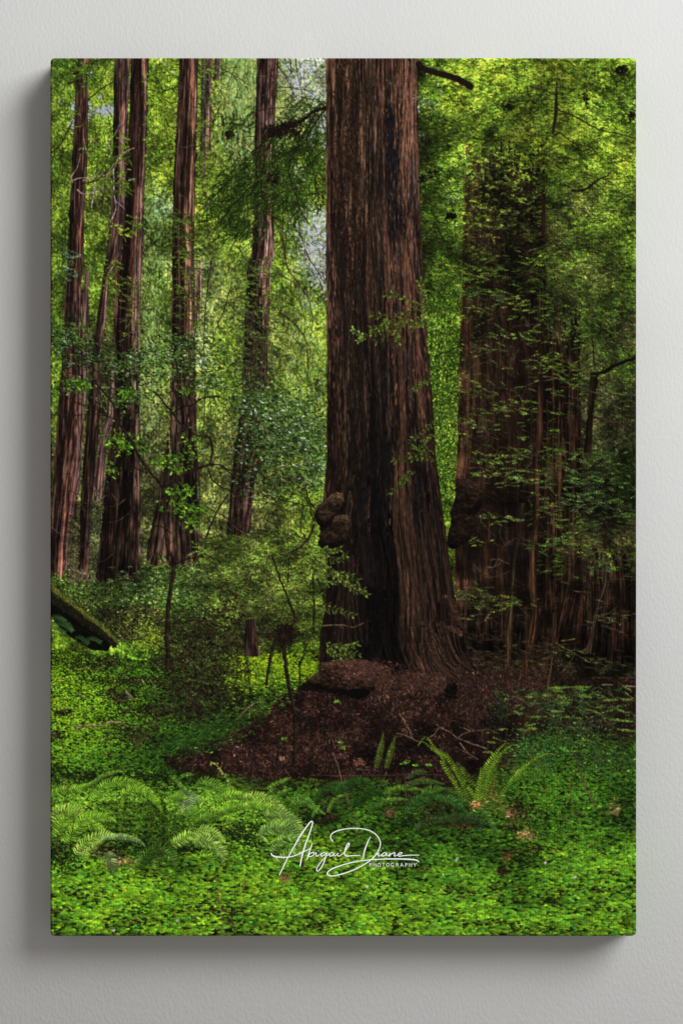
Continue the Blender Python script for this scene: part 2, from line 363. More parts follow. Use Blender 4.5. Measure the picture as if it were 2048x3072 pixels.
# tall dark redwood
trunk(edge('A',635,-10,622,450,600,800,588,1100,565,1568,'D',545,200,520,600,515,900,500,1300,'G',445,200,415,500,385,800,362,1000,350,1120),
      edge('A',772,-10,765,450,752,800,738,1100,725,1568,'D',715,300,703,800,700,1568,'G',705,300,712,600,705,900,695,1150),
      [(0,(34,22,18)),(.45,(50,32,26)),(.6,(66,42,34)),(.78,(106,74,62)),(.93,(126,92,84)),(1,(96,70,66))], 48, 9, 1.05)
trunk(edge('D',515,620,500,1300,'G',445,200,415,500,385,800,362,1000,350,1120), edge('D',706,620,702,1300,'G',707,300,712,600,705,900,695,1150),
      [(0,(46,31,25)),(.25,(58,40,32)),(.5,(38,28,21)),(.75,(46,33,26)),(.92,(88,60,50)),(1,(56,40,33))], 49, 9, 1.1, fade=260, foot=60)
# the leaning foot and the redwood at the centre left
trunk(edge('D',930,1300,915,1500,'G',885,120,820,550,745,930,735,980), edge('D',1000,1300,1000,1568,'G',985,300,960,700,940,980),
      [(0,(34,25,20)),(.6,(64,46,38)),(1,(50,36,30))], 50, 9, 1.0, fade=160, foot=60)
trunk(edge('A',1018,-10,995,450,968,1000,958,1568,'D',955,400,950,1100,942,1568,'G',938,300,930,600,925,990),
      edge('A',1165,-10,1150,500,1140,1000,1128,1568,'D',1140,400,1145,1100,1150,1568,'G',1175,300,1172,600,1205,990),
      [(0,(48,32,26)),(.35,(56,38,30)),(.52,(72,48,38)),(.66,(128,84,62)),(.82,(146,100,80)),(.93,(112,76,62)),(1,(70,48,40))], 51, 9, 1.1)
trunk(edge('D',945,700,942,1568,'G',938,300,930,600,925,990), edge('D',1142,700,1150,1568,'G',1175,300,1172,600,1205,990),
      [(0,(40,28,22)),(.2,(70,54,42)),(.45,(44,30,24)),(.75,(52,38,30)),(.9,(84,60,50)),(1,(46,34,28))], 52, 9, 1.05, fade=320, foot=60)
# leaning redwood left of the big one
trunk(edge('B',108,-10,95,350,88,600,80,1300,60,1568,'E',30,150,8,650,-10,1100,'D',1500,1200,1450,1568,'G',1420,300,1395,600,1370,900),
      edge('B',278,-10,252,350,245,600,240,1100,240,1568,'E',218,120,200,600,180,1100,160,1250,140,1568,'H',90,300,50,700),
      [(0,(46,34,28)),(.4,(56,40,34)),(.52,(92,66,58)),(.7,(146,112,98)),(.9,(124,82,70)),(1,(92,66,60))], 53, 8, 1.1)
trunk(edge('E',32,60,8,650,-10,1100,'D',1500,1200,1450,1568,'G',1420,300,1395,600,1370,930), edge('E',222,60,200,600,180,1100,160,1250,140,1568,'H',90,300,50,700),
      [(0,(40,32,24)),(.6,(52,38,30)),(.8,(70,46,40)),(.92,(104,66,60)),(1,(60,42,36))], 54, 7, 1.0, fade=260, foot=60)

# ---- right hand dark redwoods ----
dk = [(0,(50,29,20)),(.07,(62,38,27)),(.16,(44,29,20)),(.3,(35,23,16)),(.5,(29,19,13)),(.7,(26,17,12)),(.9,(27,17,12)),(1,(18,12,8))]
trunk(edge('C',205,560,198,1100,200,1568,'F',180,700,165,1150,158,1568,'I',143,350,140,1200,120,1700), edge('C',840,640,850,1568,'F',860,1568,'I',850,600,920,1200,940,1700), dk, 60, 15, .72, fade=160)
trunk(edge('F',850,440,860,1568,'I',830,500,800,1568), edge('F',1030,440,1035,1568,'I',1040,600,1060,1568), [(0,(26,16,10)),(.5,(44,27,18)),(1,(24,15,10))], 61, 8, 1.1, fade=160)
trunk(edge('F',1035,330,1030,1000,1030,1568,'I',1020,700,1010,1100,950,1350,880,1568), edge('F',1118,330,1122,1000,1130,1568,'I',1140,500,1145,1000,1150,1568), [(0,(38,24,16)),(.5,(34,22,15)),(1,(28,17,12))], 62, 8, 1.1, fade=160)
trunk(edge('I',1150,700,1160,1100,1150,1568,'L',1130,500), edge('I',1560,700,1560,1568,'L',1560,500), [(0,(26,18,12)),(.3,(17,12,8)),(.6,(30,19,13)),(1,(18,12,8))], 63, 8, 1.2, fade=180)
trunk(edge('I',140,1250,130,1500,'L',120,400), edge('I',900,1250,900,1500,'L',900,400), [(0,(26,18,12)),(.5,(17,12,8)),(1,(24,16,11))], 64, 10, 1.2, fade=120)

# foliage over the right: sprays of flat needles
def rightcol(x, y, q):
    c = fcol(x, y)[()]*q.choice([.5, .95, 1.4, 1.85], p=[.25, .35, .28, .12]); g_ = c[1]; c = np.array([max(c[0], g_*.62), g_, c[2]*.9]) if c[1] > c[0] else c*np.array([.9, 1.5, .7])
    return np.clip(c*np.array([1.0, 1.06, .8]), 0, 235)
def rdens(x, y):
    d = 1.0 if y < 480 else max(.10, 1-(y-480)/560)
    if 1235 < x < 1480 and y > 330: d *= .5
    cl = float(clump(x, y))
    return d*(.65+.5*cl)
# dark under-layer then bright sprays
q = np.random.default_rng(31); n = 26000
X = q.uniform(1105, PW, n); Y = q.uniform(0, 1180, n)
k = q.random(n) < np.where(Y < 480, np.where((X > 1235) & (X < 1480) & (Y > 250), .5, 1), np.clip(.7-(Y-480)/620, .10, 1)); k &= ~((X > 1120) & (X < 1225) & (Y > 780) & (Y < 1500))
X = X[k]; Y = Y[k]; n = len(X)
C = hsvj(fcol(X, Y)*np.where((X > 1235) & (X < 1490) & (Y > 230), .6, 1.0)[:, None]*(.95+.6*clump(X, Y))[:, None]*q.uniform(.4, 1.7, (n, 1)), q, n, .12, .3)
stamp(X, Y, q.uniform(3, 8, n), q.uniform(1.1, 2.4, n), q.normal(.05, .5, n), np.clip(C, 5, 225))
sprays((1090, -10, 1770, 700), 4200, rightcol, 71, (10, 30), (2.5, 6), (.05, .35), dens=rdens)
def rc2(x, y, q): return np.array([62,92,22])*q.choice([.6, .85, 1.15, 1.5])*np.array([1, 1, 1.])*(1 if y < 1000 else .85)
sprays((1225, 560, 1770, 1220), 620, rc2, 72, (14, 40), (2.5, 5), (.05, .35), dens=lambda x, y: .45+.6*float(clump(x, y)))
sprays((1440, 1150, 1770, 1560), 420, rc2, 73, (14, 40), (2.5, 5), (.05, .4), dens=lambda x, y: .45+.6*float(clump(x, y)))
q = np.random.default_rng(77)
for i in range(900):   # bare grey brown twigs on the right
    x = q.uniform(1200, 1750); y = q.uniform(300, 1750); a = q.normal(.1, .5)+(np.pi if q.random() < .5 else 0); Ln = q.uniform(20, 70)
    c = np.array([[92,66,48],[60,42,30],[30,20,14]][q.integers(3)])*q.uniform(.6, 1.1)*(1 if y < 1250 else .75)
    stroke([(x, y), (x+Ln*.5*np.cos(a), y+Ln*.5*np.sin(a)+q.normal(0, 4)), (x+Ln*np.cos(a+.3), y+Ln*np.sin(a+.3))], 2.0, 1.0, c, i, alpha=.8)

bm2 = noise(PH, PW, 70, 90, 402, 3); bm2 = .66+.66*np.clip((bm2-.5)*2.4+.5, 0, 1); bm2[1600:] = 1; bm2[:, :1100] = 1; img *= bm2[..., None]
# bright gap between the two big trunks
q = np.random.default_rng(33)
gm = polymask(P('E',1420,450,1450,850,1480,1200,1500,1568,'H',1540,400,'I',20,300,60,650,105,990,112,960,90,860,80,740,110,540,140,330,150,0,'F',160,1400,168,1100,178,700,180,100,'E',1400,100))
gm &= (np.arange(PH)[:, None] > 600+260*noise(PH, PW, 40, 24, 34, 2))
n = 5200; X = q.uniform(1105, 1240, n); Y = 560+960*q.random(n)**.7
C = hsvj(np.where(q.random((n, 1)) < .45, np.array([[104,150,30]]), np.array([[50,90,18]])), q, n, .1, .3)
stamp(X, Y, q.uniform(2, 5.5, n), q.uniform(1.2, 3, n), q.normal(1.2, .8, n), C, mask=gm)
n = 1100; X = q.uniform(1105, 1240, n); Y = q.uniform(760, 1500, n); C = hsvj(np.array([[160,196,66]]), q, n, .1, .15)
stamp(X, Y, q.uniform(1.5, 3.5, n), q.uniform(1.2, 2.4, n), q.normal(1.2, .8, n), np.clip(C, 0, 240), mask=gm)
n = 2300; X = q.uniform(1105, 1240, n); Y = q.uniform(560, 1350, n); C = hsvj(np.array([[34,56,12]]), q, n, .1, .3)
stamp(X, Y, q.uniform(3, 9, n), q.uniform(1, 1.8, n), q.normal(1.9, .6, n), C, mask=gm)
# ---- twigs, hanging branches and the dark bough in front of the left woods ----
DB = (34, 26, 18); BR = (58, 42, 30); PT = (168, 140, 128)
for w, c, pts in [
 (7, DB, P('A',140,210,215,190)), (4, DB, P('A',0,760,90,680,180,500)), (3, DB, P('A',20,800,110,640,180,520)), (3.5, DB, P('A',300,340,420,240,520,190,620,120)),
 (4, DB, P('A',240,1000,380,960,500,840,600,770)), (3, DB, P('A',320,990,400,900,450,800,500,620,620,490)), (3, DB, P('A',290,60,400,25,560,10)), (5.5, DB, P('A',780,325,880,275,1000,235)),
 (3.5, DB, P('A',780,660,815,750,830,850)), (2.5, DB, P('A',760,560,850,680,960,830)), (3, DB, P('A',740,1380,820,1460,900,1568)), (2.5, DB, P('A',1160,100,1230,260,1290,380,1360,500)),
 (2.5, DB, P('A',1340,90,1450,150,1568,230)), (2.5, DB, P('A',1490,10,1440,110,1390,230)), (3, DB, P('A',1330,400,1290,480,1250,560)), (2.5, DB, P('A',380,1500,430,1440,460,1400)),
 (4, (150,118,104), P('A',260,970,340,940,460,915,520,850)), (6, (156,124,108), P('A',510,840,560,770,610,735,660,715)), (3.5, PT, P('A',215,1040,260,1075,330,1065,420,1030,440,960,460,900,540,800)),
 (4, (190,172,176), P('A',352,990,345,1080,325,1185)), (3, PT, P('A',180,985,170,940,210,880,235,800,240,760)), (3, (184,164,172), P('A',500,880,505,1100,540,1150,585,1192)), (3.5, (176,160,170), P('A',512,1120,515,1200,475,1300)),
 (3, PT, P('A',420,720,470,665,520,590,545,530)), (2.5, PT, P('A',470,660,475,760,500,820)), (2.5, (188,168,150), P('A',180,970,240,950,320,945)), (5, (170,150,140), P('A',620,968,665,960)),
 (2, (160,160,160), P('A',845,20,900,60,1000,160)), (2.5, PT, P('A',270,650,280,720,300,760,330,780)), (3.5, (150,120,90), P('A',300,640,340,655,375,685)), (3, (120,120,30), P('A',195,550,240,545,280,515)),
 (2.5, DB, P('D',10,360,60,300,110,255)), (2.5, DB, P('D',20,540,100,640,150,640)), (3.5, DB, P('D',1270,60,1240,260,1215,520,1205,800,1215,1200,1190,1500)), (3.5, DB, P('D',1420,280,1370,450,1300,620,1280,700)),
 (3, DB, P('D',1400,420,1480,500,1568,560)), (2.5, DB, P('D',1140,580,1230,500,1240,480)), (2.5, DB, P('D',1160,340,1210,440,1220,480)), (2.5, DB, P('D',430,200,480,130,540,50)), (2.5, DB, P('D',510,320,555,230,570,180)),
 (2.5, DB, P('D',1380,700,1480,800,1568,860)), (2.5, DB, P('D',440,1050,520,980,620,930)), (2.2, (92,72,62), P('D',500,538,700,542)),
 (3, DB, P('B',260,60,330,160,390,280,430,350)), (3, DB, P('B',355,10,370,80,370,140)), (3, DB, P('B',405,10,420,120,450,250,460,300)), (2.5, (120,96,96), P('B',270,140,340,190,380,240)),
 (3, BR, P('B',250,235,370,245,540,270)), (3, BR, P('B',250,265,340,270)), (3, DB, P('B',20,465,150,415,300,400,450,392,600,405)), (2.5, DB, P('B',250,475,350,485)), (2.5, (130,104,96), P('B',560,30,590,130,620,240,640,300)),
 (3, BR, P('B',240,1280,290,1400,330,1568,'E',340,130,400,260,460,440)), (3, BR, P('B',430,1340,460,1430,510,1568)), (3, BR, P('B',350,1290,330,1450,320,1568,'E',300,240,305,430)),
 (4.5, (84,66,54), P('E',220,140,330,215,450,290,520,380)), (4.5, (52,38,28), P('E',290,490,390,570,470,670,530,800)), (3.5, BR, P('E',320,0,340,120,420,250,500,370,540,520,530,690)), (3, BR, P('E',250,180,260,400)),
 (3, BR, P('E',500,770,510,1000,540,1160,545,1230)), (5, (80,66,70), P('E',480,0,530,90,590,180,620,240)), (3, BR, P('E',370,250,380,340,440,400,470,520)), (2.5, BR, P('E',190,940,270,1040,350,1130)),
 (3, DB, P('B',560,1000,600,1080,640,1150)),
 (2.5, BR, P('A',1150,870,1230,930)), (2.5, DB, P('A',100,700,90,780)), (3, DB, P('A',440,860,430,1000,400,1240))]:
    stroke(pts, w, max(1.6, w*.55), c, int(pts[0, 0]), wob=.5)
q = np.random.default_rng(91)
for i in range(330):        # fine hanging twigs all over the left woods
    x = q.uniform(0, 830); y = q.uniform(0, 1500); L_ = q.uniform(20, 90); a = q.choice([q.normal(1.5, .3), q.normal(.6, .35), q.normal(2.6, .35)])
    c = np.array([(38,30,20), (60,46,34), (120,98,76)][q.choice(3, p=[.5, .35, .15])])
    stroke([(x, y), (x+L_*.5*np.cos(a)+q.normal(0, 3), y+L_*.5*np.sin(a)), (x+L_*np.cos(a+.25), y+L_*np.sin(a+.25))], q.uniform(1.4, 2.6), 1.0, c, i, alpha=.75)

# leaf clumps that cross the left trunks
def lc(x, y, q): return np.clip(fcol(x, y)[()]*q.choice([.7, 1.1, 1.6], p=[.3, .4, .3])*np.array([1., 1.05, .8]), 0, 230)
def cross(reg, n, col, seed, Ls=(10, 30), w=(2.5, 5), ang=(.2, .4)):
    sprays(reg, n, (lambda x, y, q: np.array(col)*q.choice([.6, .9, 1.25])), seed, Ls, w, ang)
for t_, a, b, c_, d, n, col in [('A',100,20,330,140,50,(92,130,26)),('A',250,90,350,240,40,(60,110,20)),('A',0,0,200,500,90,(74,126,30)),('A',500,600,620,1100,60,(96,140,26)),('A',510,1320,600,1400,14,(150,180,40)),('A',560,930,620,1080,14,(80,140,20)),
    ('A',620,1260,760,1400,22,(78,120,30)),('A',780,100,960,500,110,(112,158,26)),('A',780,520,960,800,60,(104,150,28)),('A',1190,50,1290,600,60,(88,116,34)),('A',1180,600,1290,1200,80,(96,112,38)),('A',980,1240,1240,1568,130,(66,96,26)),
    ('D',960,0,1200,620,150,(74,96,28)),('D',600,200,730,700,70,(84,98,34)),('D',100,0,200,220,40,(88,124,80)),('D',0,560,330,760,90,(70,112,34)),('D',120,1000,310,1120,34,(74,112,26)),('D',500,200,620,400,20,(96,112,36)),
    ('D',430,60,560,330,40,(100,130,34)),('E',0,60,240,480,110,(86,122,36)),('E',0,480,210,900,140,(74,88,38)),('E',0,880,200,1060,60,(66,76,36)),('D',1500,900,1568,1200,20,(66,76,30)),('A',300,640,500,800,20,(70,110,28))]:
    x0, y0 = P(t_, a, b)[0]; x1, y1 = P(t_, c_, d)[0]; cross((x0, y0, x1, y1), n, col, int(x0+y0*3))

# the hanging bough of needles left of the big redwood
bough = [P('B',650,395,560,425,450,500,330,550,230,600,150,640), P('B',230,600,130,700,50,790,0,850), P('B',235,610,200,700,150,870,140,1000,180,1180,260,1290), P('B',150,650,110,800,100,900,105,1000,20,1110),
         P('B',560,440,500,560,430,690,370,800,360,920,400,1060,460,1230), P('B',640,410,560,520,490,640,440,760), P('B',460,1220,410,1290,420,1380), P('B',430,690,330,760,200,860), P('A',1568,850,1450,930,1320,1060,1200,1200),
         P('A',1568,1020,1440,1160,1330,1300), P('A',1568,560,1480,530,1360,520), P('B',340,560,300,700,230,850,190,1000), P('B',500,640,520,800,560,950,620,1100), P('B',650,720,560,800,500,900)]
q = np.random.default_rng(95)
for bi, b in enumerate(bough):
    s_ = spline(b, step=5)
    dir_ = np.arctan2(np.gradient(s_[:, 1]), np.gradient(s_[:, 0]))
    for k in range(len(s_)):
        for rep in range(2):
            if q.random() < .55:
                a = dir_[k]+q.choice([-1, 1])*q.uniform(.3, 1.2); x, y = s_[k]+q.normal(0, 7, 2)
                col = np.array([(26,46,10), (40,74,14), (60,104,20), (92,128,30)][q.choice(4, p=[.42, .32, .18, .08])])
                spray(x, y, a*.6+.5, q.uniform(14, 40), col, w=q.uniform(2.5, 5), nb=1.2, seed=bi*100+k, twig=(28,22,14))
for t_, cx, cy, rx, ry, n in [('A',1400,1180,190,230,330),('B',100,1050,260,190,420),('B',330,820,270,200,340),('B',560,640,120,240,170),('B',380,1090,220,130,220),('A',1480,950,120,150,130),('A',1450,520,140,70,60),('B',520,340,170,50,80),('B',60,880,160,150,160),('A',1420,1330,160,110,110),('B',30,1330,140,140,120)]:
    c0 = P(t_, cx, cy)[0]
    for i in range(int(n*.8)):
        x = q.normal(c0[0], rx/KS*.5); y = q.normal(c0[1], ry/KS*.5)
        if x > 822: continue
        col = np.array([(22,38,10), (38,68,14), (58,98,20), (104,140,44)][q.choice(4, p=[.38, .34, .2, .08])])
        spray(x, y, q.normal(2.2, .6), q.uniform(12, 34), col, w=q.uniform(2, 4.5), nb=1.1, seed=i, twig=(26,20,12) if q.random() < .6 else None)
for b, w in zip(bough, (11, 5, 4, 4, 4.5, 5, 3, 3, 3, 3, 3, 2.5, 2.5, 2.5)):
    stroke(b, w, max(2, w*.45), (26, 19, 13), 5, wob=1.0)
for t_, cx, cy, rx, ry, n in [('B',250,590,90,45,240),('B',400,590,50,60,120),('B',230,960,40,40,60),('A',1400,615,40,25,50),('B',350,540,90,30,120)]:
    c0 = P(t_, cx, cy)[0]; leafcloud(c0[0], c0[1], rx/KS*1.2, ry/KS*1.2, n, (24,16,12), (3, 8), (1, 2), (.5, 1.2), .1, .3)

# ---- bay laurel with pale shining leaves ----
def laurel(t_, cx, cy, rx, ry, n, pal, a=(3, 6.5), b=(1.3, 2.6), th=(.15, .5)):
    c0 = P(t_, cx, cy)[0]; q = np.random.default_rng(int(cx+cy))
    X = q.normal(c0[0], rx/KS*.5, n); Y = q.normal(c0[1], ry/KS*.5, n); k = X < 826; X = X[k]; Y = Y[k]; n = len(X)
    pw = np.array([p_[1] for p_ in pal]); idx = q.choice(len(pal), n, p=pw/pw.sum()); C = hsvj(np.array([p_[0] for p_ in pal], float)[idx], q, n, .07, .2)
    stamp(X, Y, q.uniform(*a, n), q.uniform(*b, n), q.normal(th[0], th[1], n), C, shade=.3)
lp = [((26,42,14),.26), ((50,78,24),.30), ((78,112,36),.27), ((112,136,96),.13), ((166,178,176),.04)]
lp2 = [((18,30,12),.3), ((36,62,22),.32), ((58,100,24),.24), ((96,122,84),.10), ((160,158,160),.03)]
for a in [('E',250,1330,400,280,1500,lp),('E',90,1180,200,150,480,lp),('E',520,1420,200,220,520,lp),('H',420,60,360,180,700,lp),('H',150,60,300,200,500,lp2),('H',330,330,380,170,500,lp2),
          ('D',1120,870,380,170,620,lp),('D',880,800,280,90,260,lp),('D',620,900,200,120,330,lp),('D',1280,1050,240,70,160,lp),('D',560,1200,300,160,160,lp2),('D',800,950,260,160,160,lp2),('D',1050,700,220,60,160,lp2),
          ('D',320,850,300,120,260,lp2),('D',80,700,160,120,260,lp2),('D',620,1130,180,80,160,lp2),('D',200,1060,170,80,120,lp2)]:
    laurel(*a)
# bright broad leaves near the forked sapling
for t_, cx, cy, rx, ry, n in [('D',600,1130,90,60,30),('D',1050,1110,60,50,14),('D',560,1490,150,80,40),('D',620,1540,170,60,40),('G',480,210,60,60,14),('G',930,390,50,40,8),('G',1080,370,110,60,40),('G',1060,500,160,60,60),('G',1130,600,90,80,50),('G',880,140,80,50,26),('D',1100,1500,90,90,16),('G',1050,110,120,60,30),('D',880,1250,60,40,10),('G',1000,210,70,30,14),('D',250,1060,90,40,20)]:
    c0 = P(t_, cx, cy)[0]; leafcloud(c0[0], c0[1], rx/KS*1.1, ry/KS*1.1, int(n*1.9), (66,108,22), (3.5, 8), (1.6, 3.2), (.3, .8), .08, .34)

# ---- low shrubs at the foot of the left trunks ----
def shrub(poly, n, pal, a=(2.5, 6), b=(1.2, 2.4), th=(0, .55), seed=0, base=None, val=.22):
    m = polymask(poly); p = np.asarray(poly); q = np.random.default_rng(seed)
    x0, x1, y0, y1 = p[:, 0].min(), p[:, 0].max(), p[:, 1].min(), p[:, 1].max()
    X = q.uniform(x0, x1, n); Y = q.uniform(y0, y1, n)
    k = m[np.clip(Y.astype(int), 0, PH-1), np.clip(X.astype(int), 0, PW-1)]; X = X[k]; Y = Y[k]
    o = np.argsort(Y+q.normal(0, 14, len(Y))); X = X[o]; Y = Y[o]; n = len(X)
    cl = clump(X, Y); w = q.random(n)*.75+.25*(.5+.5*cl)
    cum = np.cumsum([p_[1] for p_ in pal]); idx = np.minimum(np.searchsorted(cum, w), len(pal)-1)
    C = hsvj(np.array([p_[0] for p_ in pal], float)[idx], q, n, .08, val)
    stamp(X, Y, q.uniform(*a, n), q.uniform(*b, n), q.normal(th[0], th[1], n), C, shade=.3)
sp = [((16,22,10),.22), ((34,52,18),.26), ((58,86,28),.24), ((88,124,44),.17), ((112,146,66),.10)]
spb = [((20,16,12),.26), ((44,40,24),.24), ((60,74,26),.24), ((92,104,40),.16), ((140,120,84),.10)]
shrub(P('G',140,1040,190,980,300,1000,360,1060,430,1080,470,1120,420,1250,150,1250), 1400, [((44,32,28),.3), ((84,66,52),.3), ((112,96,66),.25), ((78,98,40),.15)], (2, 9), (.9, 1.5), (1.3, .6), 5)
shrub(P('G',150,560,240,560,230,900,200,1060,140,1060), 900, [((30,26,20),.3), ((66,54,38),.3), ((86,92,48),.25), ((130,116,90),.15)], (2, 7), (.9, 2), (1.2, .8), 6)
shrub(P('G',330,460,430,460,390,760,350,1080,300,1080), 1300, [((34,32,24),.25), ((70,74,40),.3), ((104,118,62),.27), ((146,132,110),.18)], (2, 7), (.9, 2), (1.2, .8), 7)
shrub(P('G',0,1010,120,1070,420,1090,700,1060,720,960,1000,960,1200,900,1568,800,1568,1330,1300,1500,800,1568,300,1480,0,1180), 17000, sp, seed=8)
shrub(P('G',420,1300,800,1260,1000,1380,860,1568,500,1530), 2600, spb, seed=9)
shrub(P('G',900,1380,1200,1350,1568,1380,'K',230,0,330,250,300,420,0,560,'J',1400,600,1200,900,1050,820,980,560,900,430), 8000, spb, (2.5, 7), (1, 2), (.1, .7), seed=10)
shrub(P('G',1180,740,1380,720,1568,700,'H',300,640,620,840,640,1000,620,1280,560,1568,0,1568,'G',1330,1480,1250,1200), 12000, [((24,24,12),.22), ((52,60,22),.25), ((80,104,30),.26), ((112,144,40),.17), ((142,138,80),.10)], (2.5, 7), (1, 2.2), (.1, .6), seed=11)
for i in range(420):
    q = np.random.default_rng(3000+i); x, y = P('G', q.uniform(1150, 1568), q.uniform(740, 1400))[0] if i % 2 else P('H', q.uniform(0, 620), q.uniform(700, 1250))[0]
    spray(x, y, q.normal(.0, .35)+(np.pi if q.random() < .6 else 0), q.uniform(16, 44), np.array([76,116,32])*q.choice([.6, 1, 1.4, 1.8]), w=q.uniform(2.5, 5), nb=1.3, seed=i, droop=q.normal(0, .3))
for i in range(150):
    q = np.random.default_rng(4000+i); x, y = P('G', q.uniform(430, 1250), q.uniform(960, 1250))[0]
    spray(x, y, q.normal(.1, .3), q.uniform(10, 26), np.array([104,142,66])*q.choice([.6, .9, 1.2]), w=4, nb=1.5, seed=i)
# twiggy brown tangle
q = np.random.default_rng(97)
for i in range(620):
    x, y = P('K', q.normal(60, 250), q.normal(100, 330))[0] if i % 3 else P('H', q.normal(330, 200), q.normal(500, 250))[0]
    if x > 795: continue
    a = q.uniform(0, 6.28); L_ = q.uniform(12, 50); c = np.array([(36,26,18), (72,54,38), (120,96,72)][q.choice(3, p=[.5, .36, .14])])
    stroke([(x, y), (x+L_*.5*np.cos(a), y+L_*.5*np.sin(a)+q.normal(0, 5)), (x+L_*np.cos(a+.4), y+L_*np.sin(a+.4))], 2.0, 1, c, i, alpha=.8)

bm3 = noise(PH, PW, 46, 90, 403, 3); bm3 = .68+.64*np.clip((bm3-.5)*2.4+.5, 0, 1); bm3[:1330] = 1; bm3[2000:] = 1; img *= bm3[..., None]
# ---- ground ----
GL = noise(PH//2, PW//2, 26, 60, 15, 3); GL = np.clip((GL-.5)*2.8, -1, 1)
def gl(X, Y): return GL[np.clip((np.asarray(Y)/2).astype(int), 0, GL.shape[0]-1), np.clip((np.asarray(X)/2).astype(int), 0, GL.shape[1]-1)]
gtop = P('J',0,370,300,420,700,470,900,470,1100,500,1400,560,1568,440,'K',100,400,400,420,600,440,620,560,'src',1100,2000,1910,2100,1910,2820,150,2820)
gm = polymask(gtop)
gy = np.nonzero(gm)
img[gm] = FLD[np.clip(gy[0]//3, 0, FLD.shape[0]-1), np.clip(gy[1]//3, 0, FLD.shape[1]-1)]*.36
q = np.random.default_rng(101); N = 120000
Y = 1750+(884)*(q.random(N)**1.0); X = q.random(N)*PW
sc = np.clip((Y-1750)/884, 0, 1); keep = q.random(N) < (1.0-.72*sc**1.1); X = X[keep]; Y = Y[keep]; sc = sc[keep]
o = np.argsort(Y); X = X[o]; Y = Y[o]; sc = sc[o]; n = len(X)
A = (2.4+7.2*sc**1.3)*q.uniform(.6, 1.3, n); Bq = A*q.uniform(.28, .5, n)
base = fcol(X, Y)*np.where((Y < 2120) & (X < 640), 1.16, 1.0)[:, None]; gg = gl(X, Y)
hole = q.random(n) < np.clip(.12-.16*gg, .04, .3)
C = base*(1.04+.20*gg)[:, None]*q.uniform(.66, 1.36, (n, 1)); C[hole] = base[hole]*.22+np.array([12, 8, 5])
tint = q.random(n)
C[:, 0] *= np.where(tint < .14, .68, np.where(tint > .8, 1.2, 1.0)); C[:, 2] += np.where(tint < .14, C[:, 1]*.12, 0)
C = np.clip(C, 4, 225)
SH = C*.36
XX = np.empty(2*n); YY = np.empty(2*n); AA = np.empty(2*n); BB = np.empty(2*n); CC = np.empty((2*n, 3)); TT = np.empty(2*n)
tt = q.normal(0, .22, n)
XX[0::2] = X; XX[1::2] = X; YY[0::2] = Y+Bq*.9; YY[1::2] = Y; AA[0::2] = A*1.02; AA[1::2] = A; BB[0::2] = Bq*.9; BB[1::2] = Bq; CC[0::2] = SH; CC[1::2] = C; TT[0::2] = tt; TT[1::2] = tt
stamp(XX, YY, AA, BB, TT, CC, kind='disc', shade=.35, mask=gm)
# small bright leaflets on top
n = 16000; Y = 1780+q.random(n)*850; X = q.random(n)*PW; sc = (Y-1750)/884; o = np.argsort(Y); X = X[o]; Y = Y[o]; sc = np.clip(sc[o], 0, 1)
gg = gl(X, Y); k = q.random(n) < .5+.5*gg; X = X[k]; Y = Y[k]; sc = sc[k]; n = len(X)
C = np.clip(hsvj(fcol(X, Y)*1.25, q, n, .1, .22)*np.array([1.0, 1, .9]), 0, 225)
stamp(X, Y, (2+5*sc)*q.uniform(.6, 1.2, n), (1+2.4*sc)*q.uniform(.6, 1.2, n), q.normal(0, .3, n), C, kind='disc', shade=.3, mask=gm)

# far bright strip behind, twigs on the grass
for a, b, c_, d, n in [(100,480,330,90,900),(450,560,330,130,900),(60,620,240,90,500)]:
    c0 = P('K', a, b)[0]; q = np.random.default_rng(int(a)); X = q.normal(c0[0], c_/KS*.55, n); Y = q.normal(c0[1], d/KS*.45, n); k = X < 806; X = X[k]; Y = Y[k]
    C = hsvj(np.array([[120,160,14]]), q, len(X), .12, .3); stamp(X, Y, q.uniform(2, 6, len(X)), q.uniform(.9, 1.8, len(X)), q.normal(0, .3, len(X)), C)
c0 = P('J', 800, 300)[0]; leafcloud(c0[0], c0[1], 46, 50, 420, (118,148,26), (2, 5), (1, 2), (0, .5), .1, .3)

def scrub(t_, cx, cy, rx, ry, n, seed=0, dark=.7):
    q = np.random.default_rng(seed+int(cx)); c0 = P(t_, cx, cy)[0]
    X = q.normal(c0[0], rx/KS*.5, n); Y = q.normal(c0[1], ry/KS*.5, n)
    pal = np.array([(16,12,9), (34,26,18), (58,40,28), (30,48,16), (66,74,30)], float); C = hsvj(pal[q.choice(5, n, p=[.26,.24,.18,.18,.14])], q, n, .06, .25)
    stamp(X, Y, q.uniform(2, 8, n), q.uniform(.9, 2.2, n), q.normal(.2, .9, n), C)
for a in [('J',1160,700,330,330,2000),('J',1200,400,420,260,1700),('J',1130,850,120,170,400),('J',560,750,150,60,260),('J',400,500,260,70,260),('J',820,870,300,50,300),('J',680,1080,260,100,300),('J',50,1060,70,50,90),('J',100,880,80,30,70),('J',1350,200,300,250,700),
          ('J',420,150,330,200,700),('J',900,480,160,90,220),('J',650,640,220,40,160)]: scrub(*a)
for i in range(260):
    q = np.random.default_rng(6000+i); x, y = P('J', q.normal(1180, 230), q.normal(520, 250))[0]
    spray(x, y, q.normal(.3, .5)+(np.pi if q.random() < .6 else 0), q.uniform(12, 34), np.array([48,80,24])*q.choice([.5, .9, 1.3]), w=q.uniform(2.5, 5), nb=1.2, seed=i)
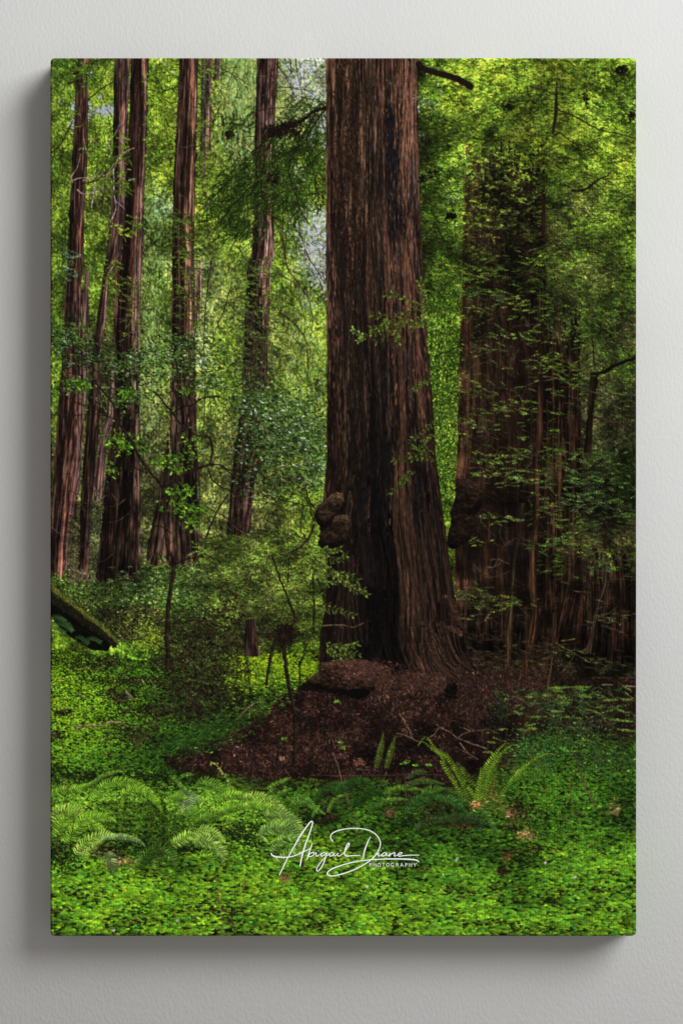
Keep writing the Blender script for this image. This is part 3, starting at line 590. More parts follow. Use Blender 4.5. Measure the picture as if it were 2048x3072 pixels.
for w, c, pts in [(7, (110,84,64), P('J',200,1000,290,985,400,980,470,955,540,960,620,985)), (6, (64,42,30), P('J',670,1155,740,1080,800,1020,870,980)), (4, (50,34,26), P('J',640,1060,720,980,830,935,860,870)), (4, (60,40,30), P('J',860,870,840,930,820,1010)),
                (5, (44,30,24), P('J',780,860,900,870,1040,850)), (9, (34,24,18), P('J',1150,860,1165,930,1180,1000)), (5, (96,74,60), P('J',1390,985,1460,940,1540,850,1568,835)), (5, (96,74,60), P('K',0,880,80,810,160,800)), (5, (92,70,60), P('J',220,735,270,770)), (8, (86,70,60), P('J',600,730,640,755,655,780)),
                (4, (70,50,40), P('J',50,880,130,860)), (2.5, (46,34,22), P('J',60,830,45,900,60,1010,80,1120)), (3, (40,32,22), P('J',545,800,535,880)), (2.5, (40,32,22), P('J',400,1070,380,1140,410,1240)), (3, (150,160,60), P('J',720,620,760,680)), (3, (150,160,60), P('J',785,620,815,670)), (3, (96,140,40), P('J',380,360,380,400)), (3, (96,140,40), P('J',300,330,345,410)),
                (2.5, (50,42,26), P('J',480,1030,400,1130)), (3, (40,32,22), P('J',600,960,650,1040,650,1120)), (2.5, (60,44,30), P('J',500,800,640,780))]:
    stroke(pts, w, max(1.6, w*.6), c, int(pts[0, 0]), light=tuple(np.array(c)*1.5) if w > 4.5 else None, wob=.8)

# mossy fallen log at the left edge
lm = polymask(P('J',0,0,100,60,200,60,330,150,430,220,500,300,460,400,330,390,180,300,90,230,0,110))
lg = np.nonzero(lm); img[lm] = np.array([9, 9, 7])*(.7+.8*noise(PH, PW, 6, 4, 88, 1)[lm])[:, None]
lx = spline(P('G',-10,1120,60,1190,170,1270,270,1350,390,1440,450,1490,520,1560), step=2); q = np.random.default_rng(111)
for wd, off, col, n in [(30, 2, (34,40,14), 2200), (24, -2, (50,58,19), 2200), (12, -9, (84,90,30), 900), (22, 18, (26,24,14), 1400)]:
    k = q.integers(0, len(lx), n); fr = k/len(lx); X = lx[k, 0]+q.normal(0, 2, n)-off*.3; Y = lx[k, 1]+off*(1-.6*fr)+q.normal(0, wd*.38, n)*(1-.55*fr)
    C = hsvj(np.array([col], float), q, n, .1, .3); stamp(X, Y, q.uniform(2, 7, n), q.uniform(.9, 1.8, n), q.normal(.7, .3, n), C)
for pts in [P('J',10,180,100,190,175,240), P('J',10,140,80,150,150,190,180,240), P('J',0,210,70,225,120,255), P('J',20,130,70,130,120,160), P('J',200,300,240,290,300,340), P('J',250,330,330,300,400,330)]:
    s_ = spline(pts, step=3); d_ = np.arctan2(np.gradient(s_[:, 1]), np.gradient(s_[:, 0]))
    for sg in (-1, 1):
        stamp(s_[:, 0]+3*np.cos(d_+sg*1.2), s_[:, 1]+3*np.sin(d_+sg*1.2), 5, 1.1, d_+sg*1.2, np.array([[46,82,34]])*np.linspace(.7, 1.3, len(s_))[:, None])

# ---- litter mound ----
mound = P('K',-420,1130,-300,1080,-120,1020,0,985,120,930,230,830,330,720,420,680,520,690,700,620,1000,600,1300,590,1568,620,'L',150,540,300,480,420,540,560,640,900,700,1200,640,1568,600,1568,1000,1300,1040,900,980,560,1150,480,1250,'K',1568,1500,1300,1450,1100,1400,700,1420,400,1400,100,1390,0,1370,'J',1250,1380,1000,1330,850,1250)
mm = polymask(mound+np.stack([np.zeros(len(mound)), np.zeros(len(mound))], 1))
nz = noise(PH, PW, 40, 50, 61, 3); nz2 = noise(PH, PW, 9, 12, 62, 2)
edgef = boxblur(mm.astype(np.float32), 14)+(noise(PH, PW, 9, 16, 63, 2)-.5)*.9
mm = (edgef > .5) & (np.arange(PH)[:, None] > 1780)
img[mm] = (np.array([27, 17, 14])*(.1+1.5*nz[mm]+.6*nz2[mm])[:, None])
q = np.random.default_rng(121); n = 30000
X = q.uniform(350, PW, n); Y = q.uniform(1800, 2200, n); k = mm[Y.astype(int), X.astype(int)]; X = X[k]; Y = Y[k]; n = len(X)
nn = nz[Y.astype(int), X.astype(int)]
C = hsvj(np.array([[60,38,30]]), q, n, .08, .42)*(.15+1.6*nn)[:, None]; hi = q.random(n) < .06; C[hi] *= 1.7; k2 = q.random(n) < .3; C[k2] *= .35
C *= np.where(X > 1180, .78, 1.0)[:, None]
stamp(X, Y, q.uniform(3, 9, n), q.uniform(.7, 1.25, n), q.uniform(0, 3.14, n), np.clip(C, 4, 190))
for i in range(260):
    x = q.uniform(420, 1700); y = q.uniform(1880, 2180)
    if not mm[int(y), int(x)]: continue
    a = q.uniform(0, 6.28); L_ = q.uniform(14, 44); c = np.array([84,60,48])*q.uniform(.5, 1.25)
    stroke([(x, y), (x+L_*.5*np.cos(a), y+L_*.5*np.sin(a)+q.normal(0, 4)), (x+L_*np.cos(a+.4), y+L_*np.sin(a+.4))], 1.9, 1, c, i)
for t_, cx, cy, rx, ry, n in [('K',940,1230,120,60,150),('K',1330,1150,190,70,380),('K',1440,1020,120,50,200),('K',1230,1290,130,40,160),('K',1000,1180,60,60,60),('L',480,900,90,80,200),('K',900,560,120,60,60)]:
    if n: c0 = P(t_, cx, cy)[0]; leafcloud(c0[0], c0[1], rx/KS, ry/KS, n, (17,12,10), (3, 9), (1, 3), (0, .9), .05, .5)
n = 260; X = q.uniform(520, 760, n); Y = q.uniform(1850, 1990, n)      # sorrel creeping up the mound
k = (Y-1850) < (X-500)*-.2+150; X = X[k]; Y = Y[k]
stamp(X, Y, q.uniform(3, 6.5, len(X)), q.uniform(1.4, 2.8, len(X)), q.normal(0, .3, len(X)), hsvj(np.array([[66,100,26]]), q, len(X), .1, .3), kind='disc', shade=.3)
n = 1500; c0 = P('J', 1150, 1080)[0]; X = q.normal(c0[0], 80, n); Y = q.normal(c0[1]+(X-c0[0])*-.28, 26, n)
stamp(X, Y, q.uniform(2, 6, n), q.uniform(1, 1.9, n), q.normal(-.15, .3, n), hsvj(np.array([[36,70,18]]), q, n, .1, .35), kind='disc')
for (x, y, t_) in [(755,1110,'K'),(785,1155,'K'),(735,795,'K'),(1280,1265,'K'),(1350,1290,'K'),(1450,1290,'K'),(320,1085,'K'),(1250,1280,'K')]:
    c0 = P(t_, x, y)[0]; leafcloud(c0[0], c0[1], 9, 5, 12, (76,132,28), (2.5, 4), (1.5, 2.4), (0, .4), uni=True)
# ---- thin dark stems among the right hand woods ----
th_ = [(0,(26,17,11)),(.4,(50,32,22)),(.75,(62,40,27)),(1,(24,15,10))]
trunk(P('L',510,100,520,700,520,960), P('L',610,100,575,500,560,960), th_, 70, 6, .9, foot=30)
trunk(P('I',640,470,640,700,590,900,570,1100,560,1300,540,1568,'L',520,300,530,700), P('I',690,470,670,650,620,900,607,1100,600,1300,580,1568,'L',575,300,570,700), [(0,(30,22,14)),(.6,(62,50,30)),(1,(26,18,12))], 71, 6, .8, foot=20)
trunk(P('I',745,0,745,600,720,900,720,1150,740,1300,700,1568,'L',680,450,660,970), P('I',820,0,800,600,780,1000,790,1200,800,1350,780,1568,'L',755,400,740,960), [(0,(30,18,12)),(.4,(58,38,25)),(.8,(76,48,32)),(1,(30,19,13))], 72, 7, .95, foot=20)
trunk(P('F',790,300,785,900,775,1300,770,1568,'I',750,100), P('F',835,300,830,900,830,1300,830,1568,'I',825,100), [(0,(30,18,13)),(.5,(54,34,24)),(1,(26,16,11))], 73, 6, .9, fade=30)
trunk(P('C',930,200,915,450,885,650,880,760), P('C',950,200,942,450,908,650,900,760), [(0,(30,24,14)),(1,(38,28,18))], 74, 5, .6, fade=60, foot=60)
trunk(P('C',820,1080,815,1300,805,1460), P('C',852,1080,850,1300,835,1460), [(0,(30,20,12)),(1,(40,26,17))], 75, 5, .7, fade=50, foot=50)
trunk(P('F',1195,1000,1180,1200,1165,1400,1150,1568,'I',1140,60), P('F',1265,960,1235,1200,1215,1400,1205,1568,'I',1200,80), [(0,(22,14,9)),(1,(34,22,14))], 76, 6, .8)
trunk(P('L',900,200,870,400,820,600,820,790), P('L',945,100,930,350,915,550,885,790), th_, 77, 6, .9, foot=20)
trunk(P('I',1290,950,1300,1100,1230,1300,1200,1400,1170,1568,'L',1150,400), P('I',1340,950,1330,1100,1270,1300,1250,1400,1220,1568,'L',1200,420), [(0,(36,26,18)),(.5,(88,66,50)),(1,(40,28,20))], 78, 6, .9)
for w, c, pts in [(5,(40,26,20),P('C',935,410,1080,470,1200,540,1300,580,1480,620,1568,645)),(3.5,(40,28,20),P('C',720,230,860,270,930,310)),(3,(36,26,18),P('C',620,350,800,340,920,335)),(3.5,(40,28,20),P('C',950,590,1060,670,1190,710,1260,760)),
   (7,(24,17,12),P('C',1060,1050,1130,1045,1200,1015,1260,960,1340,930)),(3,(34,26,18),P('C',1000,30,1150,110)),(4,(44,30,22),P('C',850,1180,960,1230,1040,1320,1060,1380)),(3,(84,60,48),P('C',490,630,550,730)),(3,(96,64,50),P('C',700,860,800,870)),
   (5,(30,22,17),P('C',0,1340,60,1450,100,1480)),(3,(26,20,14),P('C',0,1290,90,1300,160,1240)),(4,(46,34,26),P('F',850,290,1000,340,1130,430,1250,490,1330,570,1440,690,1568,790)),(3,(52,38,30),P('F',1130,440,1200,520,1230,560)),
   (5,(60,46,38),P('F',830,990,950,1010,1100,1070,1250,1120,1360,1170)),(7,(46,33,27),P('F',1225,1310,1350,1340,1450,1380,1510,1415)),(7,(22,16,10),P('I',1180,220,1260,150,1350,70,1420,10)),(4,(58,46,38),P('I',1150,430,1280,460,1390,520)),
   (4,(30,24,16),P('F',0,825,90,790,180,750)),(5,(28,20,13),P('F',1230,900,1220,750,1200,560)),(13,(16,12,9),P('F',1230,980,1320,950,1400,900,1568,840)),(3,(84,68,56),P('I',415,910,480,905,560,945)),(3,(74,58,46),P('I',390,970,450,965,500,930)),
   (3.5,(66,52,40),P('I',290,950,340,1010,390,1050,480,1035,570,1000)),(3,(60,46,36),P('I',500,650,490,730,540,800)),(3,(60,46,36),P('I',410,1320,380,1370,320,1410,260,1380)),(3,(58,44,34),P('I',540,1490,450,1530,370,1545)),(3,(80,64,50),P('I',1070,1155,1200,1168)),
   (3,(84,70,50),P('L',970,570,1030,500,1080,420)),(4,(96,88,44),P('L',970,320,1080,305)),(3,(90,72,60),P('I',1160,870,1240,850,1330,830)),(3,(60,46,38),P('F',560,940,600,840,640,780)),(3.5,(48,34,26),P('I',330,1420,340,1568)),
   (3,(66,50,42),P('F',480,780,560,640,640,590,780,580)),(3,(78,58,46),P('F',640,480,670,420,690,390)),(3,(92,72,60),P('I',480,900,450,960,400,975)),(2.5,(76,62,40),P('L',1210,607,1370,608)),(2.5,(70,58,44),P('L',1440,606,1560,610)),(5,(92,82,62),P('L',1300,662,1370,664)),(5,(100,90,66),P('L',1480,672,1556,676))]:
    stroke(pts, w, max(1.6, w*.6), c, int(abs(pts[0, 0])), light=tuple(np.array(c)*1.4) if w > 4.5 and c[0] > 38 else None, wob=.7)
leafcloud(*P('C',105,1250)[0], 18, 11, 90, (12,11,9), (2, 5), (1.5, 3), (0, 1), .05, .3)
leafcloud(*P('C',560,390)[0], 22, 16, 72, (22,15,8), (2, 6), (1.2, 2.4), (0, .7), .05, .3)
leafcloud(*P('C',1440,105)[0], 18, 13, 72, (16,14,10), (2, 6), (1.2, 2.4), (0, .7), .05, .3)
leafcloud(*P('C',1160,330)[0], 16, 22, 45, (20,20,10), (2, 6), (1.2, 2.4), (0, .9), .05, .3)
leafcloud(*P('C',1520,460)[0], 14, 14, 36, (16,14,10), (2, 6), (1.2, 2.4), (0, .9), .05, .3)
# sprays on the dark right
def sprg(t_, cx, cy, rx, ry, n, col, Ls=(14, 34), w=(2.5, 4.6), a0=0.05, nb=1.3, seed=0):
    q = np.random.default_rng(abs(int(cx*3+cy+seed)))
    for i in range(n):
        x, y = P(t_, q.normal(cx, rx*.5), q.normal(cy, ry*.5))[0]
        spray(x, y, q.normal(a0, .25)+(np.pi if q.random() < .6 else 0), q.uniform(*Ls), np.array(col)*q.choice([.55, .85, 1.15, 1.4]), w=q.uniform(*w), nb=nb, seed=i, twig=(54,42,28) if q.random() < .6 else None, droop=q.normal(0, .2))
for a in [('I',430,110,230,60,26,(88,120,34)),('I',640,110,160,70,22,(78,104,34)),('I',600,220,260,60,30,(90,118,40)),('I',350,250,110,24,9,(94,128,40)),('I',620,300,240,50,26,(92,122,40)),('I',450,590,200,50,18,(88,116,42)),('I',600,600,80,40,6,(88,116,42)),
          ('I',330,750,110,50,9,(104,128,36)),('I',300,1190,260,70,40,(72,94,34)),('I',560,1230,240,70,34,(84,112,30)),('I',320,1270,300,110,36,(66,74,34)),('I',860,790,160,60,20,(58,104,40)),('I',1150,100,500,90,60,(58,94,34)),('I',1050,280,500,140,60,(64,104,40)),
          ('I',1350,330,330,160,60,(54,92,34)),('I',1150,440,300,120,44,(62,96,50)),('I',920,480,220,200,44,(76,96,34)),('I',1250,620,330,220,50,(50,76,30)),('I',1000,700,100,220,40,(66,94,26)),('I',980,940,60,160,26,(50,70,16)),('I',1200,760,120,200,26,(46,66,22)),
          ('I',1340,960,160,50,14,(52,92,42)),('I',1500,820,110,160,16,(48,76,30)),('I',1400,1350,160,90,26,(70,74,40)),('I',1500,520,120,80,14,(60,92,30)),('F',950,600,200,200,40,(76,104,30)),('F',650,680,160,60,18,(86,128,36)),('F',550,400,220,90,30,(98,130,36)),
          ('F',430,770,180,40,14,(70,90,36)),('F',260,1110,160,30,10,(92,116,40)),('F',600,1230,330,60,30,(88,118,34)),('F',950,1000,260,170,44,(74,110,30)),('F',900,880,110,90,24,(92,128,32)),('F',270,1370,160,60,12,(76,110,44)),('F',1170,60,300,200,60,(70,112,26)),
          ('F',880,80,300,60,34,(84,130,24)),('F',350,130,300,140,60,(74,104,28)),('F',300,340,330,60,40,(70,110,34)),('F',850,420,160,160,40,(66,98,26)),('F',1300,1150,300,160,50,(48,72,26)),('F',1400,400,300,400,80,(60,88,26)),('F',1200,620,120,260,40,(66,96,32)),
          ('L',1400,130,160,100,14,(74,76,40)),('L',850,420,260,160,50,(58,50,26)),('L',400,430,300,200,60,(50,44,26)),('L',1350,520,300,110,40,(54,56,30)),('L',1040,410,200,50,16,(80,84,34))]: sprg(*a)

# ---- the big redwood in the middle ----
def thr(x, y): return x
LE = P('B',648,-10,648,700,645,1568,'E',652,400,655,1000,652,1500,'H',655,120,642,250,630,340,625,430,'src',958,1530,962,1600,975,1660,979,1700,'H',655,1000,650,1150,640,1280,612,1440,600,1568,'K',595,300,590,480,600,560,'src',950,2060)
RE = P('B',1360,-10,1365,500,1372,800,1388,1300,1400,1568,'E',1420,450,1450,850,1480,1200,1502,1568,'H',1510,150,1540,400,'I',20,350,60,650,100,950,135,1180,150,1260,'src',1372,1860,1392,1950,1420,2000,1470,2070)
mainp = [(0,(70,42,32)),(.06,(84,56,41)),(.14,(70,49,35)),(.2,(94,68,48)),(.27,(80,57,40)),(.33,(48,34,25)),(.42,(90,65,46)),(.50,(62,45,33)),(.58,(72,52,41)),(.64,(38,30,27)),(.70,(108,70,48)),(.75,(36,29,27)),(.81,(124,78,52)),(.86,(70,46,37)),(.92,(122,79,60)),(.97,(82,48,38)),(1,(44,26,23))]
lowp = [(0,(34,23,16)),(.08,(42,29,20)),(.2,(32,23,16)),(.30,(17,13,11)),(.38,(25,17,13)),(.46,(11,10,10)),(.52,(15,11,9)),(.60,(38,26,18)),(.70,(62,42,30)),(.78,(42,28,20)),(.84,(17,13,12)),(.92,(46,30,23)),(1,(17,11,8))]
trunk(LE, RE, mainp, 80, 13, 1.05, rough=1.2)
k = LE[:, 1] > 560; k2 = RE[:, 1] > 560
trunk(LE[k], RE[k2], [(a, tuple(.5*np.array(b)+.5*np.array([np.interp(a, [p[0] for p in lowp], [p[1][c] for p in lowp]) for c in range(3)]))) for a, b in mainp], 81, 12, 1.1, fade=560, rough=1.2)
k = LE[:, 1] > 980; k2 = RE[:, 1] > 980
trunk(LE[k], RE[k2], lowp, 82, 12, 1.15, fade=420, rough=1.4)
# long strips of bark, dark furrows, orange and pale ridges that follow the flare
q = np.random.default_rng(131)
ly = lambda y: np.interp(y, LE[:, 1], LE[:, 0]); ry = lambda y: np.interp(y, RE[:, 1], RE[:, 0])
def strip(u0, y0, L_, w, col, al, du=.012):
    n_ = max(4, int(L_/26)); ys = np.linspace(y0, y0+L_, n_); us = u0+np.cumsum(q.normal(0, du/ n_**.5, n_))
    xs = ly(ys)+(ry(ys)-ly(ys))*np.clip(us, .01, .99)
    s_ = spline(np.stack([xs, ys], 1), step=1.2); m = len(s_); t = np.linspace(0, 1, m)
    ww = w*np.sin(np.pi*t)**.5*.5*np.interp(t, np.linspace(0, 1, 14), q.uniform(.5, 1.3, 14))
    f = np.interp(t, np.linspace(0, 1, max(4, m//10)), np.exp(q.normal(0, .22, max(4, m//10))))
    stamp(s_[:, 0], s_[:, 1], np.maximum(ww, .6), 1.6, 0, np.array([col])*f[:, None], kind='disc', alpha=al)
for i in range(560):
    u0 = q.random(); y0 = q.uniform(-160, 1800)
    strip(u0, y0, q.uniform(60, 520), q.uniform(1.4, 5.5), np.array([22,16,14])*1.0, .7, .03)
for i in range(420):
    u0 = np.clip(q.normal(.45, .28), .02, .98); y0 = q.uniform(-60, 1780); dim = np.clip(1.0-(y0-200)/1900, .28, 1.0)
    strip(u0, y0, q.uniform(30, 200), q.uniform(1.4, 4), np.array([(104,78,58), (90,62,44), (80,62,48)][q.integers(3)])*dim*q.uniform(.75, 1.1), .6)
for i in range(260):
    u0 = np.clip(q.normal(.84, .12), .5, .985); y0 = q.uniform(-60, 1750); dim = np.clip(1.1-(y0-200)/1900, .34, 1.1)
    strip(u0, y0, q.uniform(40, 230), q.uniform(1.6, 4.6), np.array([(150,92,60), (132,90,70), (120,84,74), (96,84,84)][q.integers(4)])*dim*q.uniform(.7, 1.05), .7)
for (u0, y0, L_, w, c) in [(.68,60,520,12,(22,20,24)),(.73,150,420,13,(20,19,24)),(.78,40,460,8,(26,22,24)),(.64,300,520,8,(28,24,24)),(.30,0,900,5,(28,22,16)),(.17,420,600,9,(26,22,18)),(.36,540,560,10,(24,20,18)),(.5,300,500,9,(26,22,20)),(.9,300,500,7,(28,20,20)),
                      (.42,900,800,26,(15,13,13)),(.36,1100,640,16,(18,15,14)),(.55,980,560,18,(17,15,15)),(.60,1120,420,14,(18,16,15)),(.8,1000,700,16,(17,14,14)),(.25,1050,500,16,(20,16,13)),(.93,1100,500,9,(18,13,12)),(.28,760,420,8,(24,20,16)),(.58,640,420,14,(20,18,18)),(.48,640,500,12,(26,21,17)),
                      (.72,900,780,14,(78,50,36)),(.67,1180,560,16,(74,49,35)),(.87,500,520,8,(112,72,52)),(.9,780,560,7,(96,58,42)),(.63,420,560,6,(96,58,40)),(.43,500,620,6,(84,52,38)),(.86,140,420,7,(142,92,66)),(.82,0,300,6,(150,92,58)),(.94,60,360,7,(136,88,64)),(.9,0,200,6,(150,96,64)),(.62,-20,260,6,(128,80,56))]:
    for r_ in range(3): strip(u0+q.normal(0, .012), y0+q.normal(0, 30), L_*q.uniform(.7, 1), w*q.uniform(.4, .8), np.array(c)*q.uniform(.85, 1.15), .85, .03)
n = 900; Y = q.uniform(0, 700, n); u = q.normal(.24, .08, n); X = ly(Y)+u*(ry(Y)-ly(Y)); stamp(X, Y, q.uniform(1.2, 3.5, n), q.uniform(2, 6, n), 0, hsvj(np.array([[34,20,15]]), q, n, .1, .3), kind='disc', alpha=.75)
n = 4600; Y = q.uniform(0, 1900, n); u = q.random(n); X = ly(Y)+u*(ry(Y)-ly(Y)); dim = np.clip(1.0-(Y-200)/1900, .28, 1.0)*np.interp(u, [0, .3, .62, .85, 1], [.8, .9, .8, 1.5, 1])*np.where(np.abs(u-.42) < .1, np.clip(1.4-Y/1300, .25, 1), 1)
C = hsvj(np.array([[86,60,44]]), q, n, .12, .45)*dim[:, None]; stamp(X, Y, q.uniform(.7, 1.3, n), q.uniform(2, 9, n), q.normal(.03, .12, n), np.clip(C, 5, 200), alpha=.55)
# knobbly wood: a domed patch lit from above, wrinkled along its own outline
def lump(poly, col, seed, rad=16, k=9.0, wr=1.0, n=500):
    p = np.asarray(poly); m0 = polymask(poly).astype(np.float32)
    x0 = max(0, int(p[:, 0].min())-40); x1 = min(PW, int(p[:, 0].max())+40); y0 = max(0, int(p[:, 1].min())-40); y1 = min(PH, int(p[:, 1].max())+40)
    a = m0[y0:y1, x0:x1]; hh, ww = a.shape
    m = boxblur(a, 5)+(noise(hh, ww, 11, 11, seed, 2)-.5)*.7 > .5
    h = boxblur(boxblur(a, rad), rad//2)+.26*noise(hh, ww, 26, 24, seed+1, 2)+.13*noise(hh, ww, 9, 11, seed+2, 2)
    gy, gx = np.gradient(h); lit = np.clip(.66+k*(gy*.9-gx*.35)*2.6, .2, 1.35)
    w_ = noise(hh, ww, 20, 22, seed+3, 2); band = np.sin(h*46+w_*9); lit = lit*(1+.20*wr*band)*(.25+1.4*noise(hh, ww, 3.5, 5, seed+4, 3))
    reg = img[y0:y1, x0:x1]; reg[m] = np.clip(np.array([col])*lit[m][:, None], 4, 200)
    M = np.zeros((PH, PW), bool); M[y0:y1, x0:x1] = m
    q = np.random.default_rng(seed); X = q.uniform(p[:, 0].min(), p[:, 0].max(), n); Y = q.uniform(p[:, 1].min(), p[:, 1].max(), n)
    iy = np.clip((Y-y0).astype(int), 0, hh-1); ix = np.clip((X-x0).astype(int), 0, ww-1)
    th = np.arctan2(gx[iy, ix], -gy[iy, ix]+1e-9)+q.normal(0, .3, n); C = np.clip(np.array([col])*lit[iy, ix][:, None]*np.exp(q.normal(0, .35, (n, 1))), 4, 190)
    stamp(X, Y, q.uniform(2, 8, n), q.uniform(.6, 1.2, n), th, C, mask=M, alpha=.7)
# base hollow
def blob(poly, col, n, pal, seed, a=(2, 7), b=(1, 2.4), th=(1.2, .5), soft=5):
    m = boxblur(polymask(poly).astype(np.float32), soft)+(noise(PH, PW, 8, 8, seed, 2)-.5)*.5 > .5
    nn_ = noise(PH, PW, 14, 10, seed+1, 2); img[m] = np.array(col)*(.6+.8*nn_[m])[:, None]
    p = np.asarray(poly); q = np.random.default_rng(seed); X = q.uniform(p[:, 0].min(), p[:, 0].max(), n); Y = q.uniform(p[:, 1].min(), p[:, 1].max(), n)
    C = hsvj(np.array(pal, float)[q.choice(len(pal), n)], q, n, .06, .3)
    thh = th(X, Y, q) if callable(th) else q.normal(th[0], th[1], n)
    stamp(X, Y, q.uniform(*a, n), q.uniform(*b, n), thh, C, mask=m)
    return m
blob(P('H',960,1120,1140,1150,1130,1300,1080,1568,'K',1060,380,1000,450,920,450,975,330,975,150,'H',960,1350), (10,8,8), 300, [(10,8,8),(20,15,12),(14,12,12)], 201)
# burl on the left side
def swirl(cx, cy):
    def f(X, Y, q): return np.arctan2(Y-cy, X-cx)+np.pi/2+q.normal(0, .8, len(X))
    return f
c1 = P('H',700,500)[0]; c2 = P('H',720,700)[0]
lump(P('H',590,580,660,560,830,560,835,640,800,780,700,820,620,840,585,780,600,680), (58, 42, 29), 203, 16, n=500)
lump(P('H',640,440,690,395,730,378,780,400,800,450,760,500,720,560,680,640,640,665,600,655,560,600,550,560,570,500,610,460), (68, 50, 34), 205, 14, n=500)
stroke(P('H',800,460,760,530,700,580,680,640,610,670), 9, 3, (16,11,9), 3, alpha=.85); stroke(P('H',600,670,640,640,700,560), 5, 3, (14,10,8), 4, alpha=.8)
blob(P('H',650,820,740,840,800,850,780,880,740,930,720,1010,660,960,650,890), (12,9,8), 200, [(14,10,8),(24,17,12)], 207)
stroke(P('H',835,380,850,480,835,560,840,640), 6, 3, (66,44,34), 6, alpha=.8); stroke(P('H',870,640,880,760,850,860), 12, 6, (14,11,10), 7, alpha=.8)
for i in range(46):  # fibres sweeping under the burl
    u0 = q.uniform(0, 1); pts = P('H',690+u0*210,900+q.uniform(-30, 60),720+u0*170,1050,700+u0*190,1250,640+u0*300,1560); stroke(pts, 4, 2, np.array([(48,33,24), (28,20,14), (16,12,10), (58,41,30)][q.integers(4)]), i, alpha=.6, wob=1.5)
# right hand burls
lump(P('I',0,1180,80,1185,140,1215,155,1280,190,1380,215,1450,235,1568,'L',240,140,215,270,150,260,100,200,60,180,60,100,20,60,'I',0,1400), (56, 37, 28), 211, 16, n=500)
blob(P('L',60,250,200,260,230,400,180,440,120,380,60,330), (11,8,7), 150, [(12,9,8)], 212)
blob(P('L',60,200,110,195,170,215,205,260,200,300,150,265,100,240), (70,44,32), 160, [(84,54,40),(56,36,26)], 213)
blob(P('L',40,690,100,640,220,650,240,740,150,770,60,770), (10,8,7), 150, [(12,9,8),(26,17,13)], 214)
# burl of the tree behind
lump(P('I',150,280,230,270,330,330,345,480,330,640,250,760,150,830,95,820,80,760,85,690,110,600,105,530,135,440), (46, 31, 22), 216, 20, n=700)
blob(P('I',200,520,280,500,340,420,350,500,300,560,230,560), (12,9,7), 80, [(12,9,7)], 217)
# root flare on the right and the swollen foot on the left
for i in range(70):     # the long burl-edge shadow and the fluted foot
    u0 = q.uniform(.55, 1.0); strip(u0, q.uniform(1250, 1560), q.uniform(200, 420), q.uniform(2, 6), np.array([(66,45,33), (50,34,25), (16,12,10)][q.integers(3)]), .7, .02)
for i in range(240):
    t = q.random(); pts = P('K',1380+t*190,230+q.uniform(-60, 120),1400+t*300,480,1480+t*460,640+q.uniform(-30, 30)); stroke(pts, q.uniform(3, 7), 2, np.array([(60,42,32), (36,25,18), (15,11,9), (80,55,42)][q.choice(4, p=[.3,.25,.25,.2])]), i, alpha=.8, wob=1)
lump(P('K',480,640,540,590,590,560,600,490,700,470,820,460,960,470,1060,500,1110,560,1090,640,1010,680,980,750,900,780,780,740,640,720,540,700), (62, 43, 31), 219, 16, n=900)
blob(P('K',760,730,850,690,960,690,1000,720,960,765,880,775), (10,8,7), 100, [(10,8,7)], 220)
blob(P('K',420,700,480,640,560,690,700,715,620,725,520,715), (20,14,11), 150, [(30,20,15),(12,9,8)], 221)
n = 1500; c0 = P('K',900,540)[0]; X = q.normal(c0[0]+20, 42, n); Y = q.normal(c0[1]+8, 14, n); stamp(X, Y, q.uniform(3, 8, n), q.uniform(.7, 1.2, n), q.normal(.4, .8, n), hsvj(np.array([[70,44,36]]), q, n, .06, .4))
n = 2200; X = P('K',1030,640)[0][0]+q.random(n)*210; Y = P('K',0,650)[0][1]+q.normal(0, 16, n); stamp(X, Y, q.uniform(3, 9, n), q.uniform(.7, 1.2, n), q.normal(.2, .9, n), hsvj(np.array([[58,37,30]]), q, n, .06, .45))
# litter dropping onto the right flare
n = 3200; X = P('L',0,0)[0][0]+q.uniform(60, 330, n)*1.0; Y = P('L',0,700)[0][1]+q.normal(0, 34, n); stamp(X, Y, q.uniform(3, 9, n), q.uniform(.7, 1.2, n), q.uniform(0, 3.14, n), hsvj(np.array([[46,30,24]]), q, n, .06, .5))
# stub branches of the top right
stroke(P('B',1372,60,1385,90,1400,80), 20, 12, (24,17,14), 5, vary=.1); stroke(P('B',1385,85,1460,110,1568,145,'C',60,145,150,170,220,205,250,235), 17, 20, (30,20,16), 6, vary=.08, wob=1.4); stroke(P('B',1372,90,1378,130,1365,170), 9, 3, (22,16,14), 7)
leafcloud(*P('B',1345,330)[0], 7, 9, 40, (120,96,80), (1.5,3), (1,2), (0, .8))
for w, c, pts in [(3,DB,P('B',1368,455,1430,480,1520,540,1568,575)),(2.5,DB,P('B',1365,220,1375,280,1400,330)),(3,DB,P('B',1390,1290,1470,1290,1568,1300)),(2.5,DB,P('B',1510,560,1515,700,1520,820)),(4,(34,24,18),P('B',1400,1420,1450,1370,1500,1310))]: stroke(pts, w, 2, c, 5, wob=.6)
leafcloud(*P('B',1490,910)[0], 34, 14, 60, (18,16,10), (2, 6), (1.2, 2.4), (0, .9), .05, .3)
leafcloud(*P('B',1400,960)[0], 10, 14, 60, (14,13,12), (2, 6), (1.2, 2.4), (0, .9), .05, .3)

